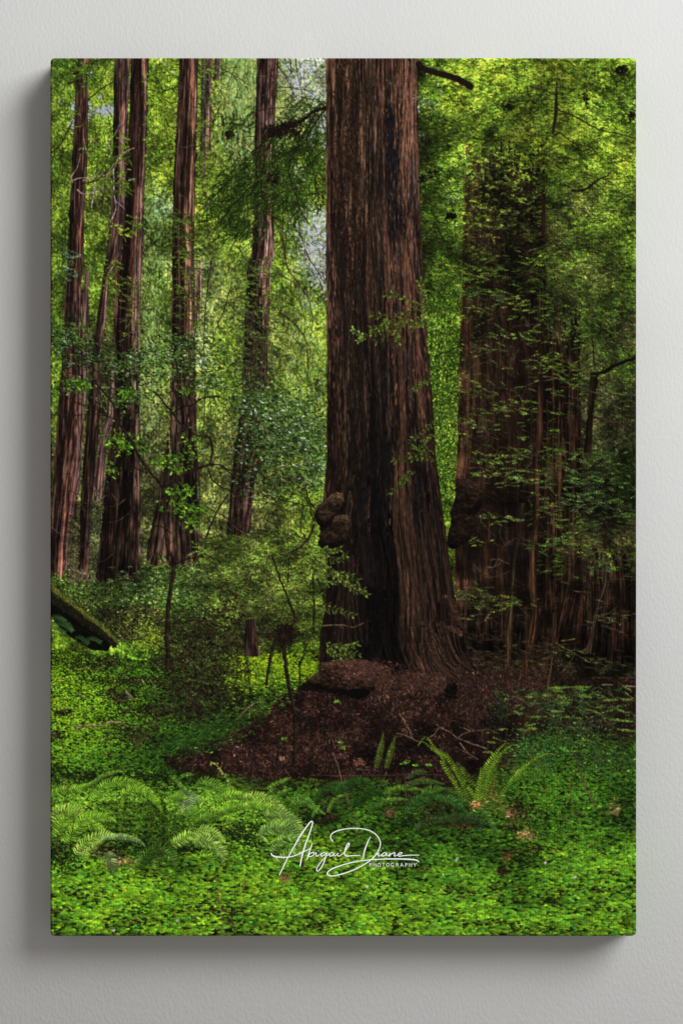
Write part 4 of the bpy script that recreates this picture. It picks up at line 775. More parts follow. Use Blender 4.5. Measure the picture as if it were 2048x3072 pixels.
# sprays lying over the big trunk
def boughlet(pts, col, Ls, n, w=4.5, nb=1.6, spread=.9, tw=(58,42,28), seed=0):
    s_ = spline(pts, step=1); d_ = np.arctan2(np.gradient(s_[:, 1]), np.gradient(s_[:, 0])); q = np.random.default_rng(seed+int(abs(pts[0][0])))
    stroke(pts, 2.6, 1.4, tw, 3)
    for k in np.linspace(4, len(s_)-2, n).astype(int):
        for sg in (-1, 1):
            spray(s_[k, 0], s_[k, 1], d_[k]+sg*q.uniform(.3, spread), q.uniform(*Ls), np.array(col)*q.choice([.7, 1, 1.3]), w=w, nb=nb, seed=k, twig=tw)
for t_, pts in [('E',(1440,430,1330,420,1220,360,1130,350)),('E',(1440,450,1300,480,1150,520,1020,510)),('E',(1440,470,1330,560,1200,600,1050,710)),('E',(1300,520,1180,570,1010,610)),('E',(1430,400,1400,300,1380,250)),('E',(1250,540,1200,650,1210,720)),('E',(1420,480,1400,560,1330,600)),('E',(1150,540,1040,640,940,670))]:
    boughlet(P(t_, *pts), (80,108,26), (9, 22), 8, 4.4, 1.3)
boughlet(P('E',950,670,890,650,855,630), (96,134,52), (7, 14), 4, 4, 1.4); boughlet(P('E',950,680,900,710), (96,134,52), (7, 12), 3, 4, 1.4)
for t_, pts in [('E',(1480,1010,1420,1040,1340,1090)),('E',(1490,1330,1420,1420,1310,1490)),('E',(1500,1440,1430,1490,1380,1550)),('H',(1500,60,1400,90,1300,100,1180,120)),('H',(1500,130,1400,120,1200,140)),('H',(1450,20,1400,60,1320,20)),('H',(1310,200,1270,280,1160,385)),('H',(1290,240,1240,300))]:
    boughlet(P(t_, *pts), (62,84,24), (6, 16), 8, 3.6, 1.4)
for t_, pts in [('H',(600,830,680,840,740,830)),('H',(620,860,720,920,800,885)),('H',(560,900,700,1000,840,1030)),('H',(600,960,760,1040,880,1070)),('H',(650,1020,800,1090,940,1140)),('H',(780,1080,880,1150,960,1180)),('H',(620,1260,740,1310,850,1350)),('H',(560,1000,640,1080,700,1090)),('K',(640,330,760,390,900,430)),('K',(700,360,800,360,880,345)),('K',(640,380,740,430,830,440))]:
    boughlet(P(t_, *pts), (84,118,34), (7, 20), 8, 4.2, 1.2)
stroke(P('H',610,1430,760,1420,860,1440,945,1405), 4, 2, (110,88,64), 3, wob=.8); stroke(P('H',740,1420,800,1460), 2.5, 1.5, (96,76,56), 3); stroke(P('H',630,1300,680,1340), 3, 2, (92,76,52), 3)

# ---- forked sapling, small stems and the stump stick ----
SB = (27, 20, 15); SL = (46, 36, 29)
for w0, w1, pts in [(10, 9, P('G',880,335,895,420,905,650,925,820,980,930)), (11, 15, P('G',975,930,960,1060,930,1250,918,1430,'J',925,170,915,300,925,420,920,540)), (8, 8, P('G',655,0,690,90,770,200,880,335)), (7, 9, P('G',1255,160,1100,220,980,280,880,335)),
                    (6, 7, P('D',1215,1458,1250,1470,1270,1530,'G',1272,60,1255,160)), (6, 6, P('D',820,1110,900,1200,965,1280,1010,1350,1080,1410,1150,1450,1240,1460)), (4, 5, P('D',965,1280,1040,1230,1120,1210,1190,1165,1330,1145)), (6, 7, P('D',320,960,370,1050,430,1120,500,1220,510,1300,570,1400,640,1490,680,1568)),
                    (5, 3, P('G',1260,165,1340,175,1420,210,1500,210,1568,180)), (4, 3, P('G',1350,180,1440,260,1500,320,1568,360)), (4, 3, P('G',1240,200,1270,280,1340,340,1440,380)), (4, 3, P('G',770,235,690,200,620,150)), (5, 3, P('G',985,945,1060,910,1130,895,1200,885)), (3, 3, P('G',990,60,1060,120,1150,180,1230,185)),
                    (3.5, 3, P('G',810,650,850,645,900,665,950,700)), (6, 4, P('G',1225,740,1270,620,1330,500,1395,400)), (3, 3, P('G',1320,545,1420,610,1520,690)), (3.5, 2.5, P('G',860,870,890,945)), (3, 2, P('D',100,930,250,905,370,870)), (3, 2, P('D',100,1310,250,1290,400,1290,500,1320)), (3, 2, P('D',180,1160,240,1210,330,1230,460,1300)), (2.5, 2, P('D',150,780,250,820,330,870)),
                    (7, 5, P('H',550,640,520,720,470,790,380,850)), (4.5, 4, P('H',560,510,510,440,490,360,500,320)), (4, 4, P('H',560,610,525,540,520,490,480,430)), (3, 2, P('H',500,490,380,460,260,430,150,400)), (3, 2.5, P('H',465,440,460,560,445,660,490,750)), (3, 2, P('H',480,370,380,300,280,250)), (3, 2, P('H',0,200,100,170,190,120)),
                    (5, 6, P('H',225,890,265,1000,310,1120,350,1220,390,1320,400,1400,370,1450)), (3, 3, P('H',360,900,350,1100)), (4, 4, P('H',545,1020,550,1250,548,1480)), (3.5, 3, P('H',580,1060,620,1150,632,1260)), (4, 4, P('K',555,0,552,150,545,260)), (4, 3, P('K',500,340,460,450,430,520)), (4, 4, P('K',430,480,440,560,445,640)),
                    (7, 8, P('K',345,0,390,90,400,150,360,230)), (6, 5, P('K',0,272,130,265,270,255)), (10, 8, P('K',255,320,220,420,200,520,180,665)), (12, 11, P('K',310,260,325,450,345,600,380,780,405,900,408,1040,400,1180,400,1300)), (7, 9, P('K',275,1060,272,1200,268,1330)), (3, 3, P('K',30,470,45,640,50,800)), (2.5, 2.5, P('K',15,480,60,600)), (3, 2.5, P('K',500,390,440,520,450,620))]:
    c = SB if w0 < 12 else (24, 17, 13)
    stroke(pts, w0, w1, c, int(abs(pts[0, 0])), light=SL if w0 >= 6 else None, wob=.8)
q = np.random.default_rng(141)
c0 = P('K',325,270)[0]; n = 1300; X = q.normal(c0[0], 15, n); Y = q.normal(c0[1], 13, n); stamp(X, Y, q.uniform(2, 8, n), q.uniform(.7, 1.3, n), q.normal(1.3, .7, n), hsvj(np.array([[25,17,13]]), q, n, .06, .35))
c0 = P('K',230,285)[0]; n = 160; X = q.normal(c0[0], 22, n); Y = q.normal(c0[1], 6, n); stamp(X, Y, q.uniform(3, 8, n), .9, q.normal(1.5, .4, n), hsvj(np.array([[34,26,16]]), q, n, .06, .4))
# foot of the far stem left of the stick
trunk(P('K',20,150,10,300,0,440), P('K',95,150,110,330,135,440), [(0,(36,24,20)),(1,(66,46,38))], 90, 6, .9)

# ---- litter twigs in front of the mound ----
for w, c, pts in [(4,(112,86,70),P('K',1220,890,1280,980,1325,1080)),(3.5,(104,80,66),P('K',1200,1040,1290,1070,1365,1110)),(3.5,(116,90,72),P('K',1430,1090,1490,1050,1525,1000)),(4.5,(104,78,64),P('L',0,980,90,1030,180,1090,290,1130,390,1165)),(4,(104,78,64),P('L',180,1120,230,1190,320,1245)),(3.5,(96,72,60),P('L',150,1085,220,1040,320,1020,420,1010)),(3,(116,88,70),P('L',205,1000,260,1025)),
    (3,(92,70,56),P('L',580,700,660,780,740,840)),(3,(70,50,42),P('K',530,1372,800,1375,1100,1370,1400,1365,1568,1370)),(5,(100,72,62),P('K',700,1195,740,1300,770,1420,810,1560)),(4,(96,66,56),P('N',780,330,820,470,860,620,905,790)),(3,(96,72,58),P('K',1265,1430,1330,1415,1420,1380)),(3,(86,66,54),P('K',1120,1350,1090,1440,1060,1460)),(3,(86,66,54),P('N',1265,270,1270,420,1290,520,1320,640)),
    (3,(78,58,48),P('K',870,1310,930,1330,1060,1335)),(3,(84,66,50),P('K',660,1040,700,1100,712,1150)),(4,(84,60,50),P('L',1070,1190,1110,1280,1060,1400)),(5,(92,70,56),P('L',1150,1340,1145,1420,1190,1520,'O',1190,430,1230,520)),(2.5,(96,78,56),P('O',1040,330,1045,430,1060,500)),(3,(20,18,14),P('O',560,500,620,470,665,385)),(2.5,(20,18,14),P('O',690,385,740,460,765,530)),(2.5,(20,18,14),P('O',632,450,630,560)),(3,(104,84,52),P('O',980,610,1060,590,1180,550)),(3,(96,70,56),P('L',480,1300,560,1310,640,1325)),(3,(120,80,50),P('M',1355,155,1315,300))]:
    stroke(pts, w, max(2, w*.7), c, int(abs(pts[0, 0])), wob=.8)
for t_, x, y, rx, ry, col in [('L',0,0,0,0,None),('K',905,1270,20,14,(96,56,44)),('K',770,1215,18,12,(84,52,42)),('K',300,1240,10,7,(120,84,66)),('M',1440,150,36,26,(54,32,27)),('N',1145,570,20,18,(96,60,44)),('O',300,505,20,14,(168,112,66)),('O',700,735,36,20,(150,112,66)),('O',1390,540,18,22,(120,100,58)),('O',540,905,14,18,(84,56,28)),('O',505,1030,16,12,(46,24,18)),('O',600,620,40,36,(60,44,22)),('O',570,560,24,20,(130,92,52)),('M',540,950,60,20,(120,92,62)),('M',400,870,60,20,(104,70,50)),('N',330,1080,14,16,(112,78,52)),('M',1420,690,40,24,(74,46,30)),('N',640,610,40,16,(50,20,22)),('O',150,640,100,20,(72,46,28)),('O',700,560,60,40,(36,26,16))]:
    if col: leafcloud(*P(t_, x, y)[0], rx*.9, ry*.9, int(18+rx*2.2), col, (2, 6), (1.1, 2.4), (.2, 1), .08, .35)

# ---- bush at the right edge ----
q = np.random.default_rng(151)
for i in range(330):
    x = q.normal(1050, 270); y = 700+abs(q.normal(0, 1))*190
    xx, yy = P('L', x, y)[0]; spray(xx, yy, q.normal(.05, .5)+(np.pi if q.random() < .5 else 0), q.uniform(12, 40), np.array([(44,70,30), (60,96,36), (84,126,42), (26,40,18)][q.choice(4, p=[.3,.28,.16,.26])]), w=q.uniform(2.5, 5), nb=1.5, seed=i, twig=(60,46,34) if q.random() < .4 else None, droop=q.normal(0, .25))
for t_, x, y, L_, a in [('L',1040,680,60,0),('L',1050,680,70,3.1),('L',1080,690,26,.1),('L',900,750,30,3.2),('L',930,760,30,.1),('L',760,760,26,3.2),('L',1420,780,46,3.1),('L',1430,775,34,.05),('L',1400,850,30,.4),('L',1060,800,40,3.1),('L',1100,740,40,.2),('L',880,910,56,3.1),('L',960,910,66,.1),('L',1080,990,46,.25),('L',1330,930,76,.1),('L',1400,1010,60,.12),('L',560,1010,30,3.1),('L',620,1010,40,.1),('L',700,1000,30,.1),('L',1000,870,40,3.1),('L',800,960,40,2.9),('L',1150,850,50,.3),('L',1000,720,40,3.3),('L',380,1110,30,.1),('L',350,1190,30,.0)]:
    xx, yy = P(t_, x, y)[0]; spray(xx, yy, a, L_, (104,152,44), w=5, nb=1.7, seed=int(x), twig=(70,60,34), val=.18)
leafcloud(*P('L',1300,1240)[0], 90, 50, 500, (44,68,26), (2, 7), (1.2, 3), (.3, .9), .1, .4); leafcloud(*P('L',1100,1000)[0], 120, 60, 500, (44,50,30), (2, 8), (1, 2), (.3, .9), .1, .4)
leafcloud(*P('L',800,1180)[0], 110, 60, 900, (44,84,28), (2, 6), (1, 2.2), (.1, .5), .1, .4); leafcloud(*P('L',480,880)[0], 40, 50, 200, (28,34,18), (2, 6), (1, 2), (.3, .9), .1, .4)

# ---- ferns ----
def frond(pts, wmax, col, nb=1.5, dens=2.6, ang=1.15, dark=.5, seed=0, rach=None, tip=.75, sides=(-1, 1), curl=0.15, al=1.0):
    s_ = spline(pts, step=dens); m = len(s_); q = np.random.default_rng(abs(seed+int(pts[0][0]*3+pts[0][1]))); t = np.linspace(0, 1, m)
    d_ = np.arctan2(np.gradient(s_[:, 1]), np.gradient(s_[:, 0])); ln = wmax*np.clip(np.sin(np.pi*np.clip(t*tip+.22*(1-t), 0, 1)), .05, 1)**.8*(1-t**4*.8)
    for sg in sides:
        th = d_+sg*(ang-curl*t)+q.normal(0, .07, m); f = (1.0 if sg < 0 else dark+.3)*np.exp(q.normal(0, .14, m))
        C = np.clip(np.array([col])*f[:, None]*np.array([1, 1, 1]), 0, 230)
        stamp(s_[:, 0]+np.cos(th)*ln*.5, s_[:, 1]+np.sin(th)*ln*.5+nb*1.2, ln*.58, nb*1.15, th, C*.42, alpha=al)
        stamp(s_[:, 0]+np.cos(th)*ln*.5, s_[:, 1]+np.sin(th)*ln*.5, ln*.55, nb, th, C, alpha=al)
    stroke(pts, 1.8, 1.2, rach or tuple(np.array(col)*.85), 3)
# soft lady ferns in the left front
FG = (112,172,36); FP = (140,192,62); FD = (54,98,22)
q = np.random.default_rng(161)
m = polymask(P('M',0,380,200,370,330,330,430,310,560,310,700,330,830,380,900,370,1000,350,1180,300,1300,350,1568,420,'N',60,430,200,430,340,520,460,600,560,640,620,700,560,760,500,860,400,960,'M',1568,860,1400,780,1250,720,1000,760,820,830,600,800,400,790,300,900,180,960,0,980))
m = boxblur(m.astype(np.float32), 10)+(noise(PH, PW, 16, 16, 171, 2)-.5)*.6 > .5
lf = noise(PH//2, PW//2, 40, 60, 172, 3)
n = 20000; X = q.uniform(0, 960, n); Y = q.uniform(2120, 2470, n); o = np.argsort(Y+q.normal(0, 30, n)); X = X[o]; Y = Y[o]
g_ = lf[(Y/2).astype(int), (X/2).astype(int)]
lum = np.interp(X, [0, 120, 260, 330, 420, 560, 700, 800, 960], [.85, .95, .8, .72, 1.0, 1.05, .95, 1.1, 1.05])*np.where((np.abs(X-230) < 120) & (Y > 2230), .72, 1)
C = hsvj(np.array([[98,154,34]]), q, n, .1, .3)*(lum*(.45+1.1*g_))[:, None]; dk_ = q.random(n) < .2; C[dk_] *= .35
stamp(X, Y, q.uniform(2.5, 8, n), q.uniform(.9, 2, n), np.where(q.random(n) < .5, q.normal(.5, .4, n), q.normal(2.6, .4, n)), C, mask=m)
for t_, x, y, rx, ry, n in [('M',80,900,110,60,420),('M',560,830,170,50,420),('M',1330,730,130,50,300),('M',900,860,120,26,160),('M',480,700,240,120,380),('N',60,760,110,90,300),('M',350,285,420,34,900),('M',1000,330,160,40,220),('N',560,620,90,30,200),('N',1250,640,160,30,200),('M',1080,850,110,24,140)]:
    leafcloud(*P(t_, x, y)[0], rx*.75, ry*.75, n, (22,36,11), (2, 8), (1, 2.6), (0, .5), .1, .5)
for t_, x, y, rx, ry, n in [('M',640,1400,90,40,60),('M',1200,1310,110,26,50),('M',1450,1390,70,50,60),('M',1420,1500,90,20,40),('M',300,1190,120,24,50),('M',60,1340,60,16,20),('N',500,1470,200,20,60),('N',1350,990,90,20,30),('O',300,1200,220,24,50),('O',760,860,110,22,50),('O',1250,1170,160,16,30),('O',900,1480,160,16,40),('O',420,1430,110,18,40)]:
    leafcloud(*P(t_, x, y)[0], rx*.8, ry*.9, int(n*.9), (34,30,15), (4, 10), (1.4, 2.8), (0, .25), .1, .5)
A_ = [ # tile, points, width, colour
 ('M',(330,470,420,360,520,325,640,335,760,390,860,480),20,FG),('M',(560,430,640,380,740,400,820,470,880,560),17,FG),('M',(0,420,120,385,240,375,330,330),18,FG),('M',(330,340,420,275,500,250,560,245,585,270),9,(96,146,40)),('M',(135,400,140,340,120,305,90,310,85,340),5,(112,128,40)),
 ('M',(40,640,60,580,130,550,220,560,300,620),24,FP),('M',(0,600,30,560,80,545),16,FP),('M',(60,760,100,640,180,590,300,640,430,700),30,FG),('M',(120,800,200,700,280,620,420,600,520,640),26,FG),('M',(200,890,260,820,340,770,430,740,520,750),24,FP),
 ('M',(380,770,480,755,600,760,700,790,750,835),13,(120,160,80)),('M',(250,900,330,850,420,770),14,FP),('M',(960,820,1040,770,1130,725,1230,710,1310,740,1370,800),26,FP),('M',(1130,800,1220,790,1300,830,1360,900,1350,950),26,(124,166,66)),('M',(1180,880,1240,900,1290,960),18,FG),
 ('M',(830,1010,835,930,860,870,900,840),14,(96,140,40)),('M',(700,970,760,900,860,850,940,860,1000,930),26,(66,108,28)),('M',(900,870,950,930,980,1000),20,(70,118,34)),('M',(450,880,480,930,490,1040),20,(112,142,74)),('M',(1060,390,1040,450,1035,520,1040,570),14,(126,164,90)),('M',(1080,400,1120,450,1180,480),20,(118,158,84)),('M',(1090,410,1090,480,1090,570),17,(126,164,90)),
 ('M',(950,290,1000,330,1060,390,1120,430),10,(88,138,46)),('M',(1110,265,1050,270,1000,310),8,(90,140,44)),('M',(870,370,920,345),7,(80,130,40)),('M',(1160,350,1210,310,1300,340,1400,400,1480,420),16,(84,136,34)),('M',(1200,330,1290,360,1340,430),12,(90,142,40)),('M',(1300,470,1400,430,1500,430,1568,450),18,FG),('M',(1240,620,1330,560,1450,520,1568,520),20,(90,146,30)),
 ('M',(1000,600,1090,560,1180,570,1250,640),18,(80,132,30)),('M',(900,480,990,440,1080,450),16,FG),('M',(1100,700,1180,620,1300,590),18,(84,134,30)),
 ('N',(0,460,80,440,180,460,280,520,340,600),22,FP),('N',(0,520,100,500,200,540,290,620,330,700),20,FG),('N',(170,600,250,560,340,590,420,660,460,760),24,(116,160,66)),('N',(130,740,200,690,300,680,400,740,440,860),26,(112,156,64)),('N',(230,880,280,800,350,760,430,790),22,(104,150,56)),('N',(250,960,330,900,410,880,470,920),18,(104,150,56)),('N',(100,740,150,760,190,800),8,FP),
 ('N',(190,380,230,350,280,330,370,290),9,(96,150,40)),('N',(185,430,220,390,210,350),8,(96,150,40)),('N',(220,450,300,410,370,380),10,(88,140,40)),('N',(380,490,440,480,500,490,560,530,640,580),12,(92,148,44)),('N',(400,455,450,440,520,470,560,520),9,(84,140,44)),('N',(660,560,700,480,750,440,830,425),9,(88,136,36)),('N',(540,600,560,560,600,540),8,(84,140,40)),
 ('N',(560,470,620,400,700,350,790,335),17,(42,82,24)),('N',(700,420,800,350,880,315,960,320,1010,350),20,(42,84,26)),('N',(900,520,920,450,980,400,1070,400,1110,440),22,(38,74,20)),('N',(980,560,1030,520,1090,500),14,(70,108,30)),('N',(1100,470,1200,460,1290,465),8,(96,136,44)),('N',(1100,420,1180,385,1260,370,1400,390),12,(84,124,34)),('N',(1270,370,1340,330,1440,320,1568,345),12,(58,92,30)),('N',(1290,300,1340,255,1440,250),11,(60,88,36)),
 ('N',(1280,560,1340,490,1420,450,1500,440,1568,450),22,(50,104,34)),('N',(1400,420,1480,385,1568,380),18,(62,108,28)),('N',(1360,700,1430,640,1568,620),20,(56,74,30)),
 ('O',(0,450,90,460,150,500,230,560),18,(50,104,34)),('O',(0,640,120,610,260,610,400,650,460,700),20,(40,70,28)),('O',(330,620,330,680,320,720),18,(44,76,34)),('O',(340,540,400,600,420,640,480,740),13,(70,118,36)),('O',(60,380,150,400,200,440),12,(60,100,30)),
]
for t_, pts, w, c in A_:
    frond(P(t_, *pts), w*1.0, np.clip(np.array(c)*1.16, 0, 225), nb=2.0 if w > 15 else 1.7, dens=6.4 if w > 15 else 5.2, ang=1.15, curl=.35)
q = np.random.default_rng(171)
for pts in [P('M',1255,185,1280,180,1330,220,1380,290,1410,350,1440,390)]:
    s_ = spline(pts, step=5); stamp(s_[:, 0]+q.normal(0, 3, len(s_)), s_[:, 1]+q.normal(0, 3, len(s_)), 4, 2.4, q.normal(.5, .8, len(s_)), np.array([[150,180,64]])); stroke(pts, 2.4, 2, (130,150,60), 4)
# the two upright fronds on the mound
for pts in [P('K',1040,1310,1065,1200,1085,1110,1095,1035), P('K',1120,1310,1150,1200,1172,1120,1188,1060)]:
    frond(pts, 11, (92,118,34), nb=1.4, dens=4.4, ang=1.45, tip=.9)
# sword fern on the right
SF = (104,146,22)
leafcloud(*P('O',420,380)[0], 44, 60, 500, (54,88,18), (2, 7), (1, 1.8), (.2, .5), .1, .35)
for pts, w, c in [(P('O',310,480,330,400,360,300,400,200,460,100,530,25), 21, (116,162,30)), (P('O',320,480,350,420,390,330,440,220,500,110,580,40,620,40), 15, (96,140,26)), (P('O',300,460,260,390,220,340,130,200,60,110,0,85,'N',1440,-20,1400,-10,1365,40), 12, SF),
                  (P('O',200,440,150,350,100,270,40,170,'N',1560,130,1470,60,1400,10,1370,40), 12, (110,152,32)), (P('O',290,360,240,290,190,215,160,180,120,180), 13, (92,126,28)), (P('O',240,440,200,340,150,260,90,200), 11, (84,122,22)), (P('O',500,430,560,350,620,270,700,200,780,140,870,105,930,120), 12, (108,152,28)),
                  (P('O',520,420,580,340,660,280,760,255,860,265,930,320), 13, (66,120,26)), (P('O',370,520,400,440,410,360,440,300), 24, (96,132,26)), (P('O',330,490,330,400,345,300,340,210), 16, (100,144,28)), (P('O',420,540,480,470,540,400), 14, (62,110,24)), (P('O',300,480,230,470,160,480), 12, (60,104,24)), (P('O',280,500,200,440,130,400,60,380), 13, (60,96,24)), (P('O',400,480,430,400,455,300), 8, (140,116,40))]:
    frond(pts, w*.85, np.array(c)*1.12, nb=1.7, dens=6.6, ang=1.15, tip=.95)
leafcloud(*P('O',305,500)[0], 18, 10, 50, (176,116,62), (2, 5), (1.2, 2.4), (.2, .8)); leafcloud(*P('O',440,470)[0], 36, 30, 140, (90,96,34), (3, 8), (.9, 1.5), (0, .5))
# plumes over the grass, flowers and dry stalks
for pts, w, c in [(P('M',1300,1080,1330,1200,1340,1350,1360,1500), 3.5, (140,130,66)), (P('M',1530,1080,1520,1150,1490,1220), 5, (112,104,52)), (P('M',1450,1200,1450,1330), 3, (44,70,20)), (P('M',60,740,50,840,70,940), 4, (84,54,30)), (P('M',190,580,180,700,150,830), 3, (60,66,26)), (P('N',95,1290,95,1360), 3, (120,96,56))]: stroke(pts, w, 2, c, 3, wob=1)
for t_, x, y, s in [('M',500,1490,5),('M',998,1410,4.5),('O',155,930,4.5),('O',845,960,4.5),('O',1075,1075,5),('O',150,940,3),('N',965,1150,4)]:
    c0 = P(t_, x, y)[0]; stamp([c0[0]-2, c0[0]+2, c0[0]], [c0[1], c0[1]-1, c0[1]+2], s*.75, s*.55, [.3, 2.4, 1.2], np.array([[205,205,200], [226,222,226], [190,186,188]]))
# ---- finishing the print ----
yy_ = np.clip((np.arange(PH)-1980)/400, 0, 1)[:, None]
st = noise(PH, PW, 7, 46, 301, 2); img *= (1+(st-.5)*.55*yy_)[..., None]      # low tiers of leaves shade each other
soft = boxblur(img, 1)
img[:] = img*.42+soft*.58
wide = boxblur(soft, 5); img += (wide-img)*.06
lum = img @ np.array([.3, .59, .11], np.float32)
img[:] = lum[..., None]+(img-lum[..., None])*.90
gr = np.clip((img[..., 1]-np.maximum(img[..., 0], img[..., 2]))/80, 0, 1)
img[..., 0] *= 1+.09*gr
np.clip(img, 0, 250, out=img)

# ------------------------------------------------------------------ the stretched canvas
def to_lin(c):
    c = np.clip(np.asarray(c, np.float32)/255, 0, 1)
    return np.where(c <= .04045, c/12.92, ((c+.055)/1.055)**2.4).astype(np.float32)*PRINT_GAIN
def ink_material(name, plain=None, rough=.85, spec=.03):
    m, nt, b = mat(name); L = nt.links.new
    b.inputs['Roughness'].default_value = rough; b.inputs['Specular IOR Level'].default_value = spec
    if plain is None:
        at = nt.nodes.new('ShaderNodeAttribute'); at.attribute_name = 'ink'; L(at.outputs['Color'], b.inputs['Base Color'])
    else: b.inputs['Base Color'].default_value = (*plain, 1)
    tc = nt.nodes.new('ShaderNodeTexCoord')
    hs = []
    for dr, sc in (('X', 1.0), ('Z', 1.0)):       # warp and weft of the cloth
        w = nt.nodes.new('ShaderNodeTexWave'); w.wave_type = 'BANDS'; w.bands_direction = dr
        w.inputs['Scale'].default_value = (2*math.pi/20)/(.0028 if dr == 'X' else .0021); w.inputs['Distortion'].default_value = .6; w.inputs['Detail'].default_value = 1
        L(tc.outputs['Object'], w.inputs['Vector']); hs.append(w)
    n = nt.nodes.new('ShaderNodeTexNoise'); n.inputs['Scale'].default_value = 900; L(tc.outputs['Object'], n.inputs['Vector'])
    a = nt.nodes.new('ShaderNodeMath'); a.operation = 'MULTIPLY_ADD'; a.inputs[1].default_value = .45; L(hs[1].outputs['Fac'], a.inputs[0]); L(hs[0].outputs['Fac'], a.inputs[2])
    a2 = nt.nodes.new('ShaderNodeMath'); a2.operation = 'MULTIPLY_ADD'; a2.inputs[1].default_value = .5; L(n.outputs[0], a2.inputs[0]); L(a.outputs[0], a2.inputs[2])
    bp = nt.nodes.new('ShaderNodeBump'); bp.inputs['Strength'].default_value = .5; bp.inputs['Distance'].default_value = .0002
    L(a2.outputs[0], bp.inputs['Height']); L(bp.outputs[0], b.inputs['Normal'])
    return m
m_ink = ink_material('printed_canvas')
GW, GH = 1170, 1756
INKC = to_lin(rs(img, GH, GW, False))
gx, gz = np.meshgrid(np.linspace(X0, X0+PW, GW), np.linspace(Y0, Y0+PH, GH))
# round the four corners and roll the rim back a little
RC = 13.0; cx0, cx1, cz0, cz1 = X0+RC, X0+PW-RC, Y0+RC, Y0+PH-RC
ex = np.where(gx < cx0, gx-cx0, np.where(gx > cx1, gx-cx1, 0)); ez = np.where(gz < cz0, gz-cz0, np.where(gz > cz1, gz-cz1, 0))
r2 = np.maximum(np.hypot(ex, ez), 1e-6); rm = np.maximum(np.abs(ex), np.abs(ez)); f = np.where((ex != 0) & (ez != 0), rm/r2, 1.0)
gx = np.where(ex != 0, gx-ex+ex*f, gx); gz = np.where(ez != 0, gz-ez+ez*f, gz)
rim = np.clip((np.minimum.reduce([np.abs(np.linspace(0, PW, GW))[None, :]+0*gz, np.abs(np.linspace(PW, 0, GW))[None, :]+0*gz, np.linspace(0, PH, GH)[:, None]+0*gx, np.linspace(PH, 0, GH)[:, None]+0*gx])), 0, 8)/8
roll = (1-np.sqrt(np.clip(1-(1-rim)**2, 0, 1)))*8*S*.8
V = np.stack([wx(gx), roll, wz(gz)], -1).reshape(-1, 3)
idx = np.arange(GW*GH).reshape(GH, GW)
F = np.stack([idx[:-1, :-1], idx[1:, :-1], idx[1:, 1:], idx[:-1, 1:]], -1).reshape(-1, 4)
root = bpy.data.objects.new('canvas_print', None); root.empty_display_size = .1; link(root); root.location = (0, DEPTH, wz(Y0+PH))
tag(root, 'large upright canvas print of a green redwood forest hung on a pale wall', 'canvas print')
off = np.array([0, DEPTH, wz(Y0+PH)])
face = mesh_from('printed_picture', V-off, F, m_ink, root, INKC.reshape(-1, 3), smooth=True)
# the cloth folded round the stretcher: the picture's rim carried on over the four sides
ring = np.concatenate([idx[0, :-1], idx[:-1, -1], idx[-1, :0:-1], idx[:0:-1, 0]])[::1]
inner = {}
C2 = INKC.reshape(-1, 3); P0 = V[ring]
ctr = np.array([P0[:, 0].mean(), 0, P0[:, 2].mean()])
yy = np.concatenate([[P0[0, 1]], np.linspace(.004, DEPTH-.0006, 14)])
rows = []; cols_ = []
gi, gj = ring//GW, ring % GW
ni = np.where(gi == 0, 1, np.where(gi == GH-1, -1, 0)); nj = np.where(gj == 0, 1, np.where(gj == GW-1, -1, 0))
for k, y in enumerate(yy):
    q_ = P0.copy(); q_[:, 1] = np.maximum(y, P0[:, 1]); rows.append(q_)
    d = int(round((y-yy[0])/S/1.5)); cols_.append(INKC[np.clip(gi+ni*d, 0, GH-1), np.clip(gj+nj*d, 0, GW-1)])
q_ = P0.copy(); q_[:, 1] = DEPTH-.0006; q_ = q_+np.stack([-np.sign(q_[:, 0]-ctr[0])*.02, 0*q_[:, 0], -np.sign(q_[:, 2]-ctr[2])*.02], 1); rows.append(q_); cols_.append(cols_[-1])
n_ = len(ring); RV = np.concatenate(rows); a_ = np.arange(n_); a2_ = (a_+1) % n_
RF = np.concatenate([np.stack([k*n_+a_, k*n_+a2_, (k+1)*n_+a2_, (k+1)*n_+a_], 1) for k in range(len(rows)-1)])
mesh_from('wrapped_edge', RV-off, RF, m_ink, root, np.concatenate(cols_), smooth=True)

# ------------------------------------------------------------------ the writing on the print
m_white = ink_material('white_ink', plain=(.97, .97, .97*.985))
def ribbon(pts, widths, lift, k=3.136, o=(790, 2430)):
    """one pen stroke as a flat ribbon; pts in the enlarged signature's pixels"""
    p = np.array(pts, float).reshape(-1, 2); s_ = spline(p, step=1.6); m = len(s_); t = np.linspace(0, 1, m)
    w = np.interp(t, np.linspace(0, 1, len(widths)), widths)/2
    d = np.gradient(s_, axis=0); d /= np.maximum(np.hypot(d[:, 0], d[:, 1]), 1e-6)[:, None]; nrm = np.stack([-d[:, 1], d[:, 0]], 1)
    cap0 = s_[0]-d[0]*w[0]*.6; cap1 = s_[-1]+d[-1]*w[-1]*.6
    s_ = np.vstack([cap0, s_, cap1]); w = np.concatenate([[w[0]*.35], w, [w[-1]*.35]]); nrm = np.vstack([nrm[:1], nrm, nrm[-1:]]); m += 2
    A = s_+nrm*w[:, None]; B = s_-nrm*w[:, None]
    Y = -(.00012+lift+np.linspace(0, .00006, m))
    vv = []
    for Q in (A, B): vv.append(np.stack([wx(o[0]+Q[:, 0]/k), Y, wz(o[1]+Q[:, 1]/k)], 1))
    Vv = np.concatenate(vv); i = np.arange(m-1)
    return Vv, np.stack([i, m+i, m+i+1, i+1], 1)
